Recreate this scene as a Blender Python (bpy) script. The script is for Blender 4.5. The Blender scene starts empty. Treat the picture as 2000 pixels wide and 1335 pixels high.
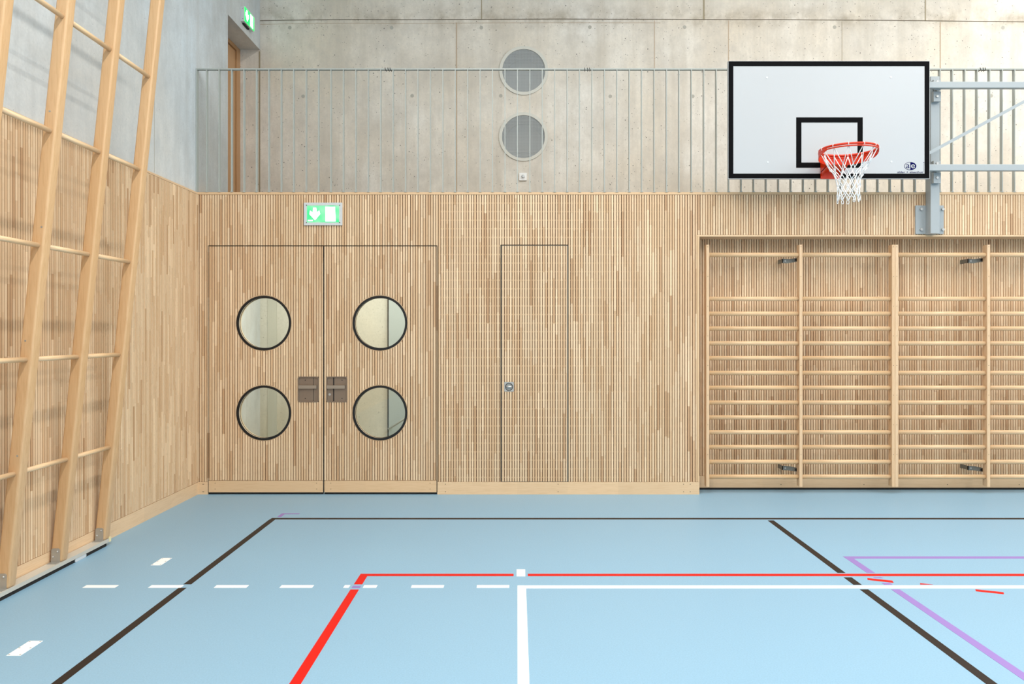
import bpy, math, random
from mathutils import Vector, geometry
random.seed(7)
C = bpy.context.scene.collection
PI = math.pi

# ---------------------------------------------------------------- camera, world, lights, exposure
F = 1500.0                                   # focal length in px of a 2000 px wide frame
cam_d = bpy.data.cameras.new('camera')
cam_d.sensor_width = 36.0
cam_d.lens = 36.0 * F / 2000.0
cam_d.shift_x = -10 / 2000.0
cam_d.shift_y = -17.5 / 2000.0
cam_d.clip_start = 0.05
cam = bpy.data.objects.new('camera', cam_d)
cam.location = (0, 0, 1.5)
cam.rotation_euler = (PI / 2, 0, 0)
C.objects.link(cam)
bpy.context.scene.camera = cam

sc = bpy.context.scene
sc.view_settings.view_transform = 'Standard'
sc.view_settings.look = 'None'
sc.view_settings.gamma = 1
sc.view_settings.use_curve_mapping = False
sc.view_settings.exposure = -0.25

w = bpy.data.worlds.new('world')
sc.world = w
w.use_nodes = True
w.node_tree.nodes['Background'].inputs[0].default_value = (0.75, 0.85, 1.0, 1)
w.node_tree.nodes['Background'].inputs[1].default_value = 1.0

LAMP_W = 400.0        # each of the ceiling rows
LAMP_COL = (1.0, 0.96, 0.90)
ROW_GAIN = (1.75, 0.9, 1.7)   # power per row, tuned for rung shadows and a brighter right gallery wall
WIN_W = 290.0         # daylight through the high windows of the right wall
FRONT_W = 60.0
WIN_COL = (0.72, 0.86, 1.0)
CORR_W = 95.0         # corridor lamp behind the double door


def area(name, loc, rot, sx, sy, power, col, parent=None):
    d = bpy.data.lights.new(name, 'AREA')
    d.shape = 'RECTANGLE'
    d.size = sx
    d.size_y = sy
    d.energy = power
    d.color = col
    o = bpy.data.objects.new(name, d)
    o.location = loc
    o.rotation_euler = rot
    C.objects.link(o)
    if parent:
        o.parent = parent
    return o


CEIL = 7.0
RX, FY = 9.5, -8.0      # right wall and the wall behind the camera
ROWS = (-0.3, 3.0, 6.8)
ROW_END = (4.6, 7.4, 8.6)      # the rows over the middle and the right reach above the gallery
for rx, ye, gain in zip(ROWS, ROW_END, ROW_GAIN):
    area('ceiling_row_light', (rx, (ye - 5.3) / 2, 6.47), (0, 0, 0), 0.14, ye + 5.3, gain * LAMP_W * (ye + 5.3) / 12.0, LAMP_COL)
area('window_light', (RX - 0.08, -1.0, 4.9), (0, PI / 2, 0), 2.6, 12.0, WIN_W, WIN_COL)
area('front_window_light', (3.2, FY + 0.08, 4.4), (-PI / 2, 0, PI), 11.0, 2.6, FRONT_W, WIN_COL)
area('corridor_light', (-1.2, 7.95, 2.5), (0, 0, 0), 3.2, 0.5, CORR_W, (1.0, 0.95, 0.86))

# ---------------------------------------------------------------- materials


def new_mat(name, col=(0.8, 0.8, 0.8), rough=0.5, metal=0.0, spec=0.5):
    m = bpy.data.materials.new(name)
    m.use_nodes = True
    b = m.node_tree.nodes['Principled BSDF']
    b.inputs['Base Color'].default_value = (*col, 1)
    b.inputs['Roughness'].default_value = rough
    b.inputs['Metallic'].default_value = metal
    b.inputs['Specular IOR Level'].default_value = spec
    return m, m.node_tree, b


def srgb(r, g, b):
    def f(c):
        c /= 255.0
        return c / 12.92 if c <= 0.04045 else ((c + 0.055) / 1.055) ** 2.4
    return (f(r), f(g), f(b))


class NG:
    def __init__(s, nt):
        s.nt = nt

    def n(s, t, **kw):
        nd = s.nt.nodes.new(t)
        for k, v in kw.items():
            if k.startswith('i_'):
                key = k[2:].replace('_', ' ')
                nd.inputs[key].default_value = v
            else:
                setattr(nd, k, v)
        return nd

    def l(s, a, b):
        s.nt.links.new(a, b)

    def math(s, op, a, b=None, c=None):
        nd = s.nt.nodes.new('ShaderNodeMath')
        nd.operation = op
        for i, v in enumerate((a, b, c)):
            if v is None:
                continue
            if isinstance(v, (int, float)):
                nd.inputs[i].default_value = v
            else:
                s.l(v, nd.inputs[i])
        return nd.outputs[0]

    def ramp(s, fac, stops):
        nd = s.nt.nodes.new('ShaderNodeValToRGB')
        el = nd.color_ramp.elements
        while len(el) < len(stops):
            el.new(0.5)
        for e, (p, c) in zip(el, stops):
            e.position = p
            e.color = (*c, 1)
        s.l(fac, nd.inputs[0])
        return nd.outputs[0]

    def mix(s, fac, a, b, mode='MIX'):
        nd = s.nt.nodes.new('ShaderNodeMix')
        nd.data_type = 'RGBA'
        nd.blend_type = mode
        for sock, v in ((nd.inputs[0], fac), (nd.inputs[6], a), (nd.inputs[7], b)):
            if isinstance(v, (int, float)):
                sock.default_value = v
            elif isinstance(v, tuple):
                sock.default_value = (*v, 1)
            else:
                s.l(v, sock)
        return nd.outputs[2]

    def noise(s, vec, scale, detail=2, rough=0.5, mapscale=None):
        if mapscale:
            mp = s.nt.nodes.new('ShaderNodeMapping')
            mp.inputs['Scale'].default_value = mapscale
            s.l(vec, mp.inputs[0])
            vec = mp.outputs[0]
        nd = s.nt.nodes.new('ShaderNodeTexNoise')
        nd.inputs['Scale'].default_value = scale
        nd.inputs['Detail'].default_value = detail
        nd.inputs['Roughness'].default_value = rough
        s.l(vec, nd.inputs['Vector'])
        return nd.outputs['Fac']


def slat_mat(name, dark, mid, light, L=0.42):
    m, nt, b = new_mat(name, mid, 0.5)
    g = NG(nt)
    uv = g.n('ShaderNodeUVMap').outputs[0]
    sp = g.n('ShaderNodeSeparateXYZ')
    g.l(uv, sp.inputs[0])
    idx = g.math('FLOOR', sp.outputs[0])
    w1 = g.n('ShaderNodeTexWhiteNoise', noise_dimensions='1D')
    g.l(idx, w1.inputs['W'])
    off = g.math('ADD', sp.outputs[1], g.math('MULTIPLY', w1.outputs[0], 3.7))
    seg = g.math('FLOOR', g.math('DIVIDE', off, L))
    cb = g.n('ShaderNodeCombineXYZ')
    g.l(idx, cb.inputs[0])
    g.l(seg, cb.inputs[1])
    w2 = g.n('ShaderNodeTexWhiteNoise', noise_dimensions='3D')
    g.l(cb.outputs[0], w2.inputs['Vector'])
    col = g.ramp(w2.outputs[0], [(0.0, dark), (0.07, mid), (0.86, light), (1.0, tuple(min(1, c * 1.16) for c in light))])
    gr = g.noise(uv, 1.0, 3, 0.6, (9.0, 1.6, 1))
    gr2 = g.noise(uv, 1.0, 2, 0.5, (3.0, 14.0, 1))
    col = g.mix(g.math('MULTIPLY', gr, 0.30), col, tuple(c * 0.62 for c in mid))
    col = g.mix(g.math('MULTIPLY', g.math('GREATER_THAN', gr2, 0.62), 0.10), col, tuple(c * 0.6 for c in mid))
    g.l(col, b.inputs['Base Color'])
    return m


def wood_mat(name, col, axis='Z', rough=0.42, amt=0.3, board=0.0):
    m, nt, b = new_mat(name, col, rough)
    g = NG(nt)
    tc = g.n('ShaderNodeTexCoord').outputs['Object']
    sc_ = {'X': (0.9, 16, 16), 'Y': (16, 0.9, 16), 'Z': (16, 16, 0.9)}[axis]
    n1 = g.noise(tc, 3.0, 4, 0.6, sc_)
    n2 = g.noise(tc, 9.0, 3, 0.6, sc_)
    n3 = g.noise(tc, 7.0, 3, 0.65, tuple(v * f for v, f in zip(sc_, (1, 1, 1))))
    n3 = g.ramp(n3, [(0.50, (0, 0, 0)), (0.60, (1, 1, 1))])
    c = g.mix(g.math('MULTIPLY', n1, amt * 1.6), tuple(min(1, v * 1.12) for v in col), tuple(v * f for v, f in zip(col, (0.72, 0.62, 0.5))))
    c = g.mix(g.math('MULTIPLY', n3, amt * 1.2), c, tuple(v * f for v, f in zip(col, (0.80, 0.68, 0.54))))
    c = g.mix(g.math('MULTIPLY', n2, amt), c, tuple(v * 0.75 for v in col))
    if board:
        sp = g.n('ShaderNodeSeparateXYZ')
        g.l(tc, sp.inputs[0])
        w1 = g.n('ShaderNodeTexWhiteNoise', noise_dimensions='1D')
        g.l(g.math('FLOOR', g.math('DIVIDE', sp.outputs[{'X': 0, 'Y': 1, 'Z': 2}[axis]], board)), w1.inputs['W'])
        c = g.mix(g.math('MULTIPLY', w1.outputs[0], 0.3), c, tuple(v * 0.75 for v in col))
    oi = g.n('ShaderNodeObjectInfo').outputs['Random']
    c = g.mix(g.math('MULTIPLY', g.math('POWER', oi, 2.0), 0.45), c, tuple(v * f for v, f in zip(col, (0.82, 0.70, 0.55))))
    g.l(c, b.inputs['Base Color'])
    return m


def concrete_mat(name, base, warm, cool, plane='XZ', pore=1.0, blotch=1.0, rust=None, psize=1.0):
    m, nt, b = new_mat(name, base, 0.8, spec=0.25)
    g = NG(nt)
    tc = g.n('ShaderNodeTexCoord').outputs['Object']
    big = g.noise(tc, 0.55, 3, 0.6)
    med = g.noise(tc, 1.9, 4, 0.65)
    streak = g.noise(tc, 1.0, 4, 0.65, (5, 5, 0.35))
    fine = g.noise(tc, 55.0, 2, 0.6)
    col = g.mix(g.ramp(big, [(0.38, (0, 0, 0)), (0.62, (1, 1, 1))]), warm, cool)
    col = g.mix(g.math('MULTIPLY', g.ramp(med, [(0.42, (0, 0, 0)), (0.72, (1, 1, 1))]), 0.60 * blotch), col, tuple(c * 0.70 for c in base))
    col = g.mix(g.math('MULTIPLY', g.ramp(streak, [(0.45, (0, 0, 0)), (0.75, (1, 1, 1))]), 0.5 * blotch), col, tuple(c * 0.75 for c in warm))
    col = g.mix(g.math('MULTIPLY', g.ramp(fine, [(0.35, (0, 0, 0)), (0.7, (1, 1, 1))]), 0.20), col, tuple(c * 0.6 for c in base))
    mott = g.noise(tc, 14.0, 3, 0.7, (1, 1, 0.5))
    col = g.mix(g.math('MULTIPLY', g.ramp(mott, [(0.45, (0, 0, 0)), (0.75, (1, 1, 1))]), 0.30 * blotch), col, tuple(c * 0.66 for c in base))
    dens = g.noise(tc, 1.3, 3, 0.6)
    # flatten to the wall's plane so that the voids are round spots of the surface
    mp = g.n('ShaderNodeMapping')
    mp.inputs['Scale'].default_value = (1, 0, 1) if plane == 'XZ' else (0, 1, 1)
    g.l(tc, mp.inputs[0])
    for scale, rad, thr, dark in ((7.0, 0.046 * psize, 0.62, 0.95), (17.0, 0.11 * psize, 0.45, 0.9), (38.0, 0.17 * psize, 0.52, 0.8)):
        v = g.n('ShaderNodeTexVoronoi', feature='F1')
        v.inputs['Scale'].default_value = scale
        g.l(mp.outputs[0], v.inputs['Vector'])
        sp = g.n('ShaderNodeSeparateColor')
        g.l(v.outputs['Color'], sp.inputs[0])
        r = g.math('MULTIPLY', sp.outputs[1], rad)
        on = g.math('LESS_THAN', v.outputs['Distance'], r)
        sel = g.math('GREATER_THAN', g.math('ADD', sp.outputs[0], g.math('MULTIPLY', g.math('SUBTRACT', dens, 0.5), 1.4)), thr)
        k = g.math('MULTIPLY', g.math('MULTIPLY', on, sel), dark * pore)
        col = g.mix(k, col, tuple(c * 0.22 for c in base))
    if rust:
        sp = g.n('ShaderNodeSeparateXYZ')
        g.l(tc, sp.inputs[0])
        d = g.math('SUBTRACT', sp.outputs[2], rust)          # stain along the day joint, mostly above it
        up = g.math('SMOOTH_MAX', g.math('SUBTRACT', 1.0, g.math('MULTIPLY', g.math('ABSOLUTE', g.math('SUBTRACT', d, 0.05)), 6.0)), 0.0, 0.1)
        nn = g.noise(tc, 4.0, 4, 0.7)
        k = g.math('MULTIPLY', up, g.ramp(nn, [(0.42, (0, 0, 0)), (0.68, (1, 1, 1))]))
        col = g.mix(g.math('MULTIPLY', k, 0.6), col, srgb(134, 118, 92))
    g.l(col, b.inputs['Base Color'])
    bp = g.n('ShaderNodeBump')
    bp.inputs['Strength'].default_value = 0.12
    bp.inputs['Distance'].default_value = 0.01
    g.l(g.noise(tc, 30.0, 3, 0.6), bp.inputs['Height'])
    g.l(bp.outputs[0], b.inputs['Normal'])
    return m


def floor_mat():
    m, nt, b = new_mat('blue_floor', (0.4, 0.6, 0.75), 0.42, spec=0.4)
    g = NG(nt)
    tc = g.n('ShaderNodeTexCoord').outputs['Object']
    n1 = g.noise(tc, 130.0, 2, 0.7)
    n2 = g.noise(tc, 0.6, 2, 0.5)
    a, c = FLOOR_COL, tuple(v * 0.86 for v in FLOOR_COL)
    col = g.mix(g.ramp(n1, [(0.3, (0, 0, 0)), (0.7, (1, 1, 1))]), a, c)
    col = g.mix(g.math('MULTIPLY', n2, 0.10), col, tuple(v * 1.1 for v in a))
    g.l(col, b.inputs['Base Color'])
    rr = g.math('ADD', 0.34, g.math('MULTIPLY', n2, 0.14))
    g.l(rr, b.inputs['Roughness'])
    return m


def metal_paint(name, col, rough=0.4, metal=0.0):
    m, nt, b = new_mat(name, col, rough, metal)
    g = NG(nt)
    tc = g.n('ShaderNodeTexCoord').outputs['Object']
    n1 = g.noise(tc, 60.0, 3, 0.6)
    g.l(g.mix(g.math('MULTIPLY', n1, 0.25), tuple(min(1, c * 1.06) for c in col), tuple(c * 0.8 for c in col)), b.inputs['Base Color'])
    return m


def emit_mat(name, col, strength):
    m, nt, b = new_mat(name, col, 0.3)
    b.inputs['Emission Color'].default_value = (*col, 1)
    b.inputs['Emission Strength'].default_value = strength
    return m


FLOOR_COL = srgb(139, 178, 203)
W_DARK, W_MID, W_LIGHT = srgb(194, 153, 114), srgb(220, 182, 141), srgb(236, 206, 169)
M = {}
M['slat'] = slat_mat('ash_slats', W_DARK, W_MID, W_LIGHT)
M['back'] = new_mat('groove_backing', srgb(122, 80, 48), 0.8)[0]
M['batten'] = wood_mat('batten_wood', srgb(212, 175, 134), 'X')
M['board'] = wood_mat('ash_board', srgb(230, 198, 160), 'X', board=0.47, amt=0.25)
M['board_y'] = wood_mat('ash_board_along', srgb(230, 198, 160), 'Y', board=0.47, amt=0.25)
M['trim'] = wood_mat('ash_trim', srgb(228, 197, 160), 'X', amt=0.3)
M['trim_z'] = wood_mat('ash_trim_upright', srgb(228, 196, 158), 'Z', amt=0.3)
M['post'] = wood_mat('pine_post', srgb(220, 182, 138), 'Z', amt=0.36, rough=0.35)
M['bar_post'] = wood_mat('bar_post_wood', srgb(230, 198, 162), 'Z', amt=0.4)
M['rung'] = wood_mat('ash_rung', srgb(230, 196, 156), 'X', amt=0.4, rough=0.35)
M['rung_y'] = wood_mat('ash_rung_along', srgb(232, 200, 160), 'Y', amt=0.35, rough=0.35)
M['conc'] = concrete_mat('gallery_concrete', srgb(232, 224, 212), srgb(224, 213, 196), srgb(236, 232, 224), 'XZ', 1.0, 1.25, rust=5.11)
M['conc_left'] = concrete_mat('side_concrete', srgb(214, 219, 220), srgb(212, 211, 206), srgb(214, 222, 226), 'YZ', 0.8, 1.1, psize=0.6)
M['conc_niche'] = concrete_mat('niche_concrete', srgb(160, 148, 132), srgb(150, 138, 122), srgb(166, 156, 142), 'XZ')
M['conc_corr'] = concrete_mat('corridor_concrete', srgb(208, 205, 190), srgb(204, 198, 180), srgb(212, 212, 202), 'XZ', 0.5, 0.5)
M['conc_strip'] = new_mat('grey_strip', srgb(190, 190, 178), 0.8)[0]
M['cool_panel'] = new_mat('cool_grey_panel', srgb(172, 182, 180), 0.4)[0]
M['joint'] = new_mat('joint_stain', srgb(158, 146, 122), 0.9)[0]
M['joint_rust'] = new_mat('joint_rust', srgb(188, 168, 146), 0.9)[0]
M['joint_dark'] = new_mat('joint_dark', srgb(96, 84, 66), 0.9)[0]
M['plug'] = new_mat('mortar_plug', srgb(176, 172, 162), 0.9)[0]
M['floor'] = floor_mat()
M['white_wall'] = concrete_mat('pale_wall', srgb(205, 203, 198), srgb(203, 198, 190), srgb(206, 206, 204), 'YZ', 0.3, 0.4)
M['ceil'] = new_mat('ceiling_paint', srgb(208, 206, 200), 0.8)[0]
M['rail'] = metal_paint('rail_paint', srgb(168, 172, 166), 0.4)
M['steel'] = metal_paint('blue_grey_steel_paint', srgb(160, 166, 168), 0.4)
M['galv'] = metal_paint('galvanised_steel', srgb(170, 170, 166), 0.38, 0.55)
M['base_rail'] = metal_paint('base_rail_paint', srgb(196, 192, 182), 0.4, 0.1)
M['bolt'] = metal_paint('bolt_steel', srgb(186, 184, 180), 0.3, 0.4)
M['bronze'] = metal_paint('brushed_handle_steel', srgb(140, 122, 106), 0.42, 0.45)
M['lever'] = metal_paint('lever_steel', srgb(168, 158, 146), 0.3, 0.6)
M['edge_grey'] = metal_paint('grey_door_edge', srgb(122, 114, 102), 0.5)
M['black'] = new_mat('black_paint', srgb(3, 3, 5), 0.6, spec=0.08)[0]
M['rubber'] = new_mat('black_rubber', srgb(6, 6, 7), 0.5)[0]
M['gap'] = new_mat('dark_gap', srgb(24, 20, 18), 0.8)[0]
M['edge'] = metal_paint('grey_edge_metal', srgb(50, 48, 46), 0.5)
M['board_white'] = new_mat('board_white', srgb(184, 186, 188), 0.35)[0]
M['navy'] = new_mat('navy_print', srgb(6, 6, 74), 0.6, spec=0.05)[0]
M['rim'] = metal_paint('orange_red_paint', srgb(212, 46, 0), 0.35)
M['net'] = new_mat('white_cord', srgb(245, 246, 246), 0.7)[0]
M['plastic'] = new_mat('white_plastic', srgb(238, 238, 236), 0.35)[0]
M['sign_case'] = metal_paint('sign_case', srgb(206, 210, 212), 0.35, 0.1)
M['reveal'] = new_mat('porthole_reveal', srgb(224, 200, 166), 0.4)[0]
M['line_black'] = new_mat('line_black', srgb(36, 29, 27), 0.5, 0.0, 0.25)[0]
M['line_red'] = new_mat('line_red', srgb(208, 16, 5), 0.5, 0.0, 0.25)[0]
M['line_white'] = new_mat('line_white', srgb(250, 250, 250), 0.45)[0]
M['line_violet'] = new_mat('line_violet', srgb(142, 116, 184), 0.45)[0]
M['green'] = emit_mat('sign_green', (0.0, 0.80, 0.07), 3.2)
M['green_pale'] = emit_mat('sign_pale_green', (0.34, 1.0, 0.52), 0.85)
M['sign_white'] = emit_mat('sign_white', (0.92, 1.0, 0.94), 2.0)
M['door_orange'] = wood_mat('gallery_door_wood', srgb(192, 150, 108), 'Z', amt=0.25)
M['cream'] = new_mat('cream_rubber', srgb(226, 216, 170), 0.6)[0]
M['window_frame'] = metal_paint('window_frame_paint', srgb(120, 122, 122), 0.5)
M['bracket'] = metal_paint('bracket_steel', srgb(118, 118, 112), 0.45, 0.3)
M['vent_ring'] = metal_paint('vent_ring_paint', srgb(204, 202, 192), 0.5)
M['duct'] = new_mat('duct_metal', srgb(150, 154, 154), 0.5, 0.2)[0]


def sign_glow_mat():
    # the lit face of the sign: glow mottled by noise between deep and pale green
    m, nt, b = new_mat('sign_backlit_green', (0.1, 0.9, 0.4), 0.3)
    g = NG(nt)
    tc = g.n('ShaderNodeTexCoord').outputs['Object']
    n = g.noise(tc, 9.0, 1, 0.5)
    col = g.ramp(n, [(0.35, (0.04, 0.95, 0.30)), (0.62, (0.45, 1.0, 0.62))])
    b.inputs['Base Color'].default_value = (0.05, 0.25, 0.12, 1)
    g.l(col, b.inputs['Emission Color'])
    b.inputs['Emission Strength'].default_value = 0.9
    return m


M['sign_glow'] = sign_glow_mat()


def glass_mat():
    m = bpy.data.materials.new('clear_glass')
    m.use_nodes = True
    nt = m.node_tree
    nt.nodes.clear()
    g = NG(nt)
    out = g.n('ShaderNodeOutputMaterial')
    tr = g.n('ShaderNodeBsdfTransparent')
    tr.inputs[0].default_value = (0.93, 0.96, 0.94, 1)
    gl = g.n('ShaderNodeBsdfGlossy')
    gl.inputs['Roughness'].default_value = 0.02
    fr = g.n('ShaderNodeFresnel')
    fr.inputs[0].default_value = 1.45
    mx = g.n('ShaderNodeMixShader')
    g.l(fr.outputs[0], mx.inputs[0])
    g.l(tr.outputs[0], mx.inputs[1])
    g.l(gl.outputs[0], mx.inputs[2])
    g.l(mx.outputs[0], out.inputs[0])
    return m


def mesh_mat():
    # woven wire screen: round holes of 6 mm pitch in the sheet itself
    m = bpy.data.materials.new('wire_screen')
    m.use_nodes = True
    nt = m.node_tree
    b = nt.nodes['Principled BSDF']
    b.inputs['Base Color'].default_value = (*srgb(186, 190, 190), 1)
    b.inputs['Roughness'].default_value = 0.5
    g = NG(nt)
    tc = g.n('ShaderNodeTexCoord').outputs['Object']
    sp = g.n('ShaderNodeSeparateXYZ')
    g.l(tc, sp.inputs[0])
    ks = []
    for i in (0, 2):
        f = g.math('FRACT', g.math('MULTIPLY', sp.outputs[i], 110.0))
        ks.append(g.math('LESS_THAN', g.math('ABSOLUTE', g.math('SUBTRACT', f, 0.5)), 0.34))
    hole = g.math('MULTIPLY', ks[0], ks[1])
    g.l(g.math('SUBTRACT', 1.0, hole), b.inputs['Alpha'])
    return m


M['glass'] = glass_mat()
M['screen'] = mesh_mat()

# ---------------------------------------------------------------- mesh helpers


class MB:
    def __init__(s):
        s.v, s.f, s.m, s.uv, s.sm = [], [], [], [], []

    def face(s, idx, mi=0, uv=None, smooth=False):
        s.f.append(tuple(idx))
        s.m.append(mi)
        s.uv.append(uv)
        s.sm.append(smooth)

    def hexa(s, p, mi=0, uv=None):
        """p: 8 points, bottom ring of 4 then top ring of 4 (counter-clockwise seen from above)"""
        b = len(s.v)
        s.v += [tuple(q) for q in p]
        for q in ((3, 2, 1, 0), (4, 5, 6, 7), (0, 1, 5, 4), (1, 2, 6, 5), (2, 3, 7, 6), (3, 0, 4, 7)):
            u = None
            if uv is not None:
                u = [(uv, p[k][2]) for k in q]
            s.face([b + k for k in q], mi, u)

    def box(s, x0, x1, y0, y1, z0, z1, mi=0, uv=None):
        s.hexa([(x0, y0, z0), (x1, y0, z0), (x1, y1, z0), (x0, y1, z0),
                (x0, y0, z1), (x1, y0, z1), (x1, y1, z1), (x0, y1, z1)], mi, uv)
        return s

    def rings(s, rings, mi=0, cap=True, smooth=True, closed=False):
        b = len(s.v)
        n = len(rings[0])
        for r in rings:
            s.v += [tuple(q) for q in r]
        m = len(rings)
        for i in range(m if closed else m - 1):
            j = (i + 1) % m
            for k in range(n):
                l = (k + 1) % n
                s.face((b + i * n + k, b + i * n + l, b + j * n + l, b + j * n + k), mi, None, smooth)
        if cap and not closed:
            s.face([b + k for k in range(n)][::-1], mi)
            s.face([b + (m - 1) * n + k for k in range(n)], mi)
        return s

    def tube(s, pts, r, n=10, mi=0, cap=True, smooth=True, closed=False, ry=None, rr=None):
        pts = [Vector(p) for p in pts]
        up = None
        rings = []
        L = len(pts)
        for i, p in enumerate(pts):
            if closed:
                d = pts[(i + 1) % L] - pts[i - 1]
            else:
                d = pts[min(i + 1, L - 1)] - pts[max(i - 1, 0)]
            d.normalize()
            if up is None:
                up = Vector((0, 0, 1)) if abs(d.z) < 0.9 else Vector((0, 1, 0))
            a = d.cross(up)
            a.normalize()
            up = a.cross(d)
            up.normalize()
            ra = (rr[i] if rr else 1.0)
            rings.append([p + a * math.cos(t) * (ry or r) * ra + up * math.sin(t) * r * ra
                          for t in (2 * PI * k / n for k in range(n))])
        return s.rings(rings, mi, cap, smooth, closed)

    def capsule(s, p0, p1, r, n=14, mi=0, ry=None, rnd=0.6):
        p0, p1 = Vector(p0), Vector(p1)
        d = (p1 - p0).normalized()
        e = r * rnd
        pts = [p0, p0 + d * e * 0.15, p0 + d * e * 0.5, p0 + d * e, p1 - d * e, p1 - d * e * 0.5, p1 - d * e * 0.15, p1]
        return s.tube(pts, r, n, mi, ry=ry, rr=[0.55, 0.8, 0.95, 1, 1, 0.95, 0.8, 0.55])

    def prism(s, poly, a0, a1, plane='XZ', mi=0, holes=(), smooth_side=False):
        """poly (counter-clockwise) extruded from a0 to a1 along the axis not in the plane; holes are loops"""
        def P(q, a):
            if plane == 'XZ':
                return (q[0], a, q[1])
            if plane == 'YZ':
                return (a, q[0], q[1])
            return (q[0], q[1], a)
        loops = [list(poly)] + [list(h) for h in holes]
        flat = [q for lp in loops for q in lp]
        tris = geometry.tessellate_polygon([[Vector((q[0], q[1], 0)) for q in lp] for lp in loops])
        b = len(s.v)
        n = len(flat)
        s.v += [P(q, a0) for q in flat] + [P(q, a1) for q in flat]

        def ori(t):
            (x0, y0), (x1, y1), (x2, y2) = (flat[k][:2] for k in t)
            return (x1 - x0) * (y2 - y0) - (x2 - x0) * (y1 - y0)
        if len(loops) == 1:
            s.face([b + k for k in range(n)], mi)
            s.face([b + n + k for k in range(n)][::-1], mi)
        else:
            for t in tris:
                t = list(t)
                if abs(ori(t)) < 1e-12:
                    continue
                if ori(t) < 0:
                    t = t[::-1]
                s.face([b + k for k in t], mi)
                s.face([b + n + k for k in t[::-1]], mi)
        o = 0
        for lp in loops:
            m = len(lp)
            for k in range(m):
                l = (k + 1) % m
                s.face((b + o + k, b + n + o + k, b + n + o + l, b + o + l), mi, None, smooth_side)
            o += m
        return s

    def disc(s, c, r, a0, a1, plane='XZ', n=24, mi=0):
        return s.prism([(c[0] + r * math.cos(2 * PI * k / n), c[1] + r * math.sin(2 * PI * k / n)) for k in range(n)], a0, a1, plane, mi)

    def rbox(s, x0, x1, y0, y1, z0, z1, r, axis='Z', mi=0, n=4):
        """box with rounded long edges along axis"""
        def rr(u0, u1, v0, v1):
            out = []
            for cu, cv, a in ((u1 - r, v1 - r, 0), (u0 + r, v1 - r, PI / 2), (u0 + r, v0 + r, PI), (u1 - r, v0 + r, 1.5 * PI)):
                for k in range(n + 1):
                    t = a + PI / 2 * k / n
                    out.append((cu + r * math.cos(t), cv + r * math.sin(t)))
            return out
        if axis == 'Z':
            return s.prism(rr(x0, x1, y0, y1), z0, z1, 'XY', mi)
        if axis == 'Y':
            return s.prism(rr(x0, x1, z0, z1), y0, y1, 'XZ', mi)
        return s.prism(rr(y0, y1, z0, z1), x0, x1, 'YZ', mi)

    def build(s, name, mats, parent=None, kind=None, label=None, loc=None, bevel=0.0):
        me = bpy.data.meshes.new(name)
        off = Vector(loc) if loc else Vector((0, 0, 0))
        me.from_pydata([tuple(Vector(q) - off) for q in s.v], [], s.f)
        if not isinstance(mats, (list, tuple)):
            mats = [mats]
        for m in mats:
            me.materials.append(M[m] if isinstance(m, str) else m)
        me.polygons.foreach_set('material_index', s.m)
        me.polygons.foreach_set('use_smooth', s.sm)
        if any(u is not None for u in s.uv):
            ul = me.uv_layers.new(name='UVMap')
            flat = []
            for f, u in zip(s.f, s.uv):
                for k in range(len(f)):
                    flat += list(u[k]) if u else [0.0, 0.0]
            ul.data.foreach_set('uv', flat)
        me.update()
        import bmesh
        bm = bmesh.new()
        bm.from_mesh(me)
        bmesh.ops.recalc_face_normals(bm, faces=bm.faces)
        bm.to_mesh(me)
        bm.free()
        o = bpy.data.objects.new(name, me)
        C.objects.link(o)
        o.location = off
        if parent:
            o.parent = parent
        if kind:
            o['kind'] = kind
        if label:
            o['label'] = label
        if bevel:
            md = o.modifiers.new('bevel', 'BEVEL')
            md.width = bevel
            md.segments = 2
            md.limit_method = 'ANGLE'
        return o


def thing(name, label, cat, loc=(0, 0, 0), group=None, kind=None):
    o = bpy.data.objects.new(name, None)
    o.empty_display_size = 0.1
    C.objects.link(o)
    o.location = loc
    return tag(o, label, cat, group, kind)


def tag(o, label, cat, group=None, kind=None):
    o['label'] = label
    o['category'] = cat
    if group:
        o['group'] = group
    if kind:
        o['kind'] = kind
    return o


class Loc:
    """add world-space shapes to a thing whose Empty stands at loc: part(MB, ...) keeps the shapes where they are"""
    def __init__(s, t):
        s.t = t

    def __call__(s, mb, name, mats, parent=None, **kw):
        o = mb.build(name, mats, None, **kw)
        p = parent or s.t
        # all parents are unrotated Empties or meshes: subtract their world position
        wp = Vector((0, 0, 0))
        q = p
        while q:
            wp += q.location
            q = q.parent
        o.parent = p
        o.location = o.location - wp
        return o


def circle(cx, cz, r, n=64):
    return [(cx + r * math.cos(2 * PI * k / n), cz + r * math.sin(2 * PI * k / n)) for k in range(n)]


def copy_tree(o, parent=None):
    c = o.copy()
    C.objects.link(c)
    c.parent = parent
    for ch in list(o.children):
        if ch.name in C.objects and ch is not c:
            copy_tree(ch, c)
    return c


# ---------------------------------------------------------------- main measures (metres)
YW = 7.143            # front plane of the slatted back wall
XL = -2.967           # face of the slatted left wall
XC = -2.985           # face of the concrete above it
YB = 8.92             # concrete wall behind the gallery
S = YW / F            # metres per reference px on the back wall


def bx_(px):
    return (px - 1010) * S


def bz_(py):
    return 1.5 + (650 - py) * S


P = 0.02365           # slat pitch
SW = 0.0173           # slat width
SD = 0.026            # slat depth
Z_BASE = bz_(940.5)   # top of the baseboard
Z_CAP0, Z_CAP1 = bz_(380), bz_(375.2)
Z_LINT = bz_(458.3)
X_REC = bx_(1366)
Y_REC = 7.36


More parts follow.
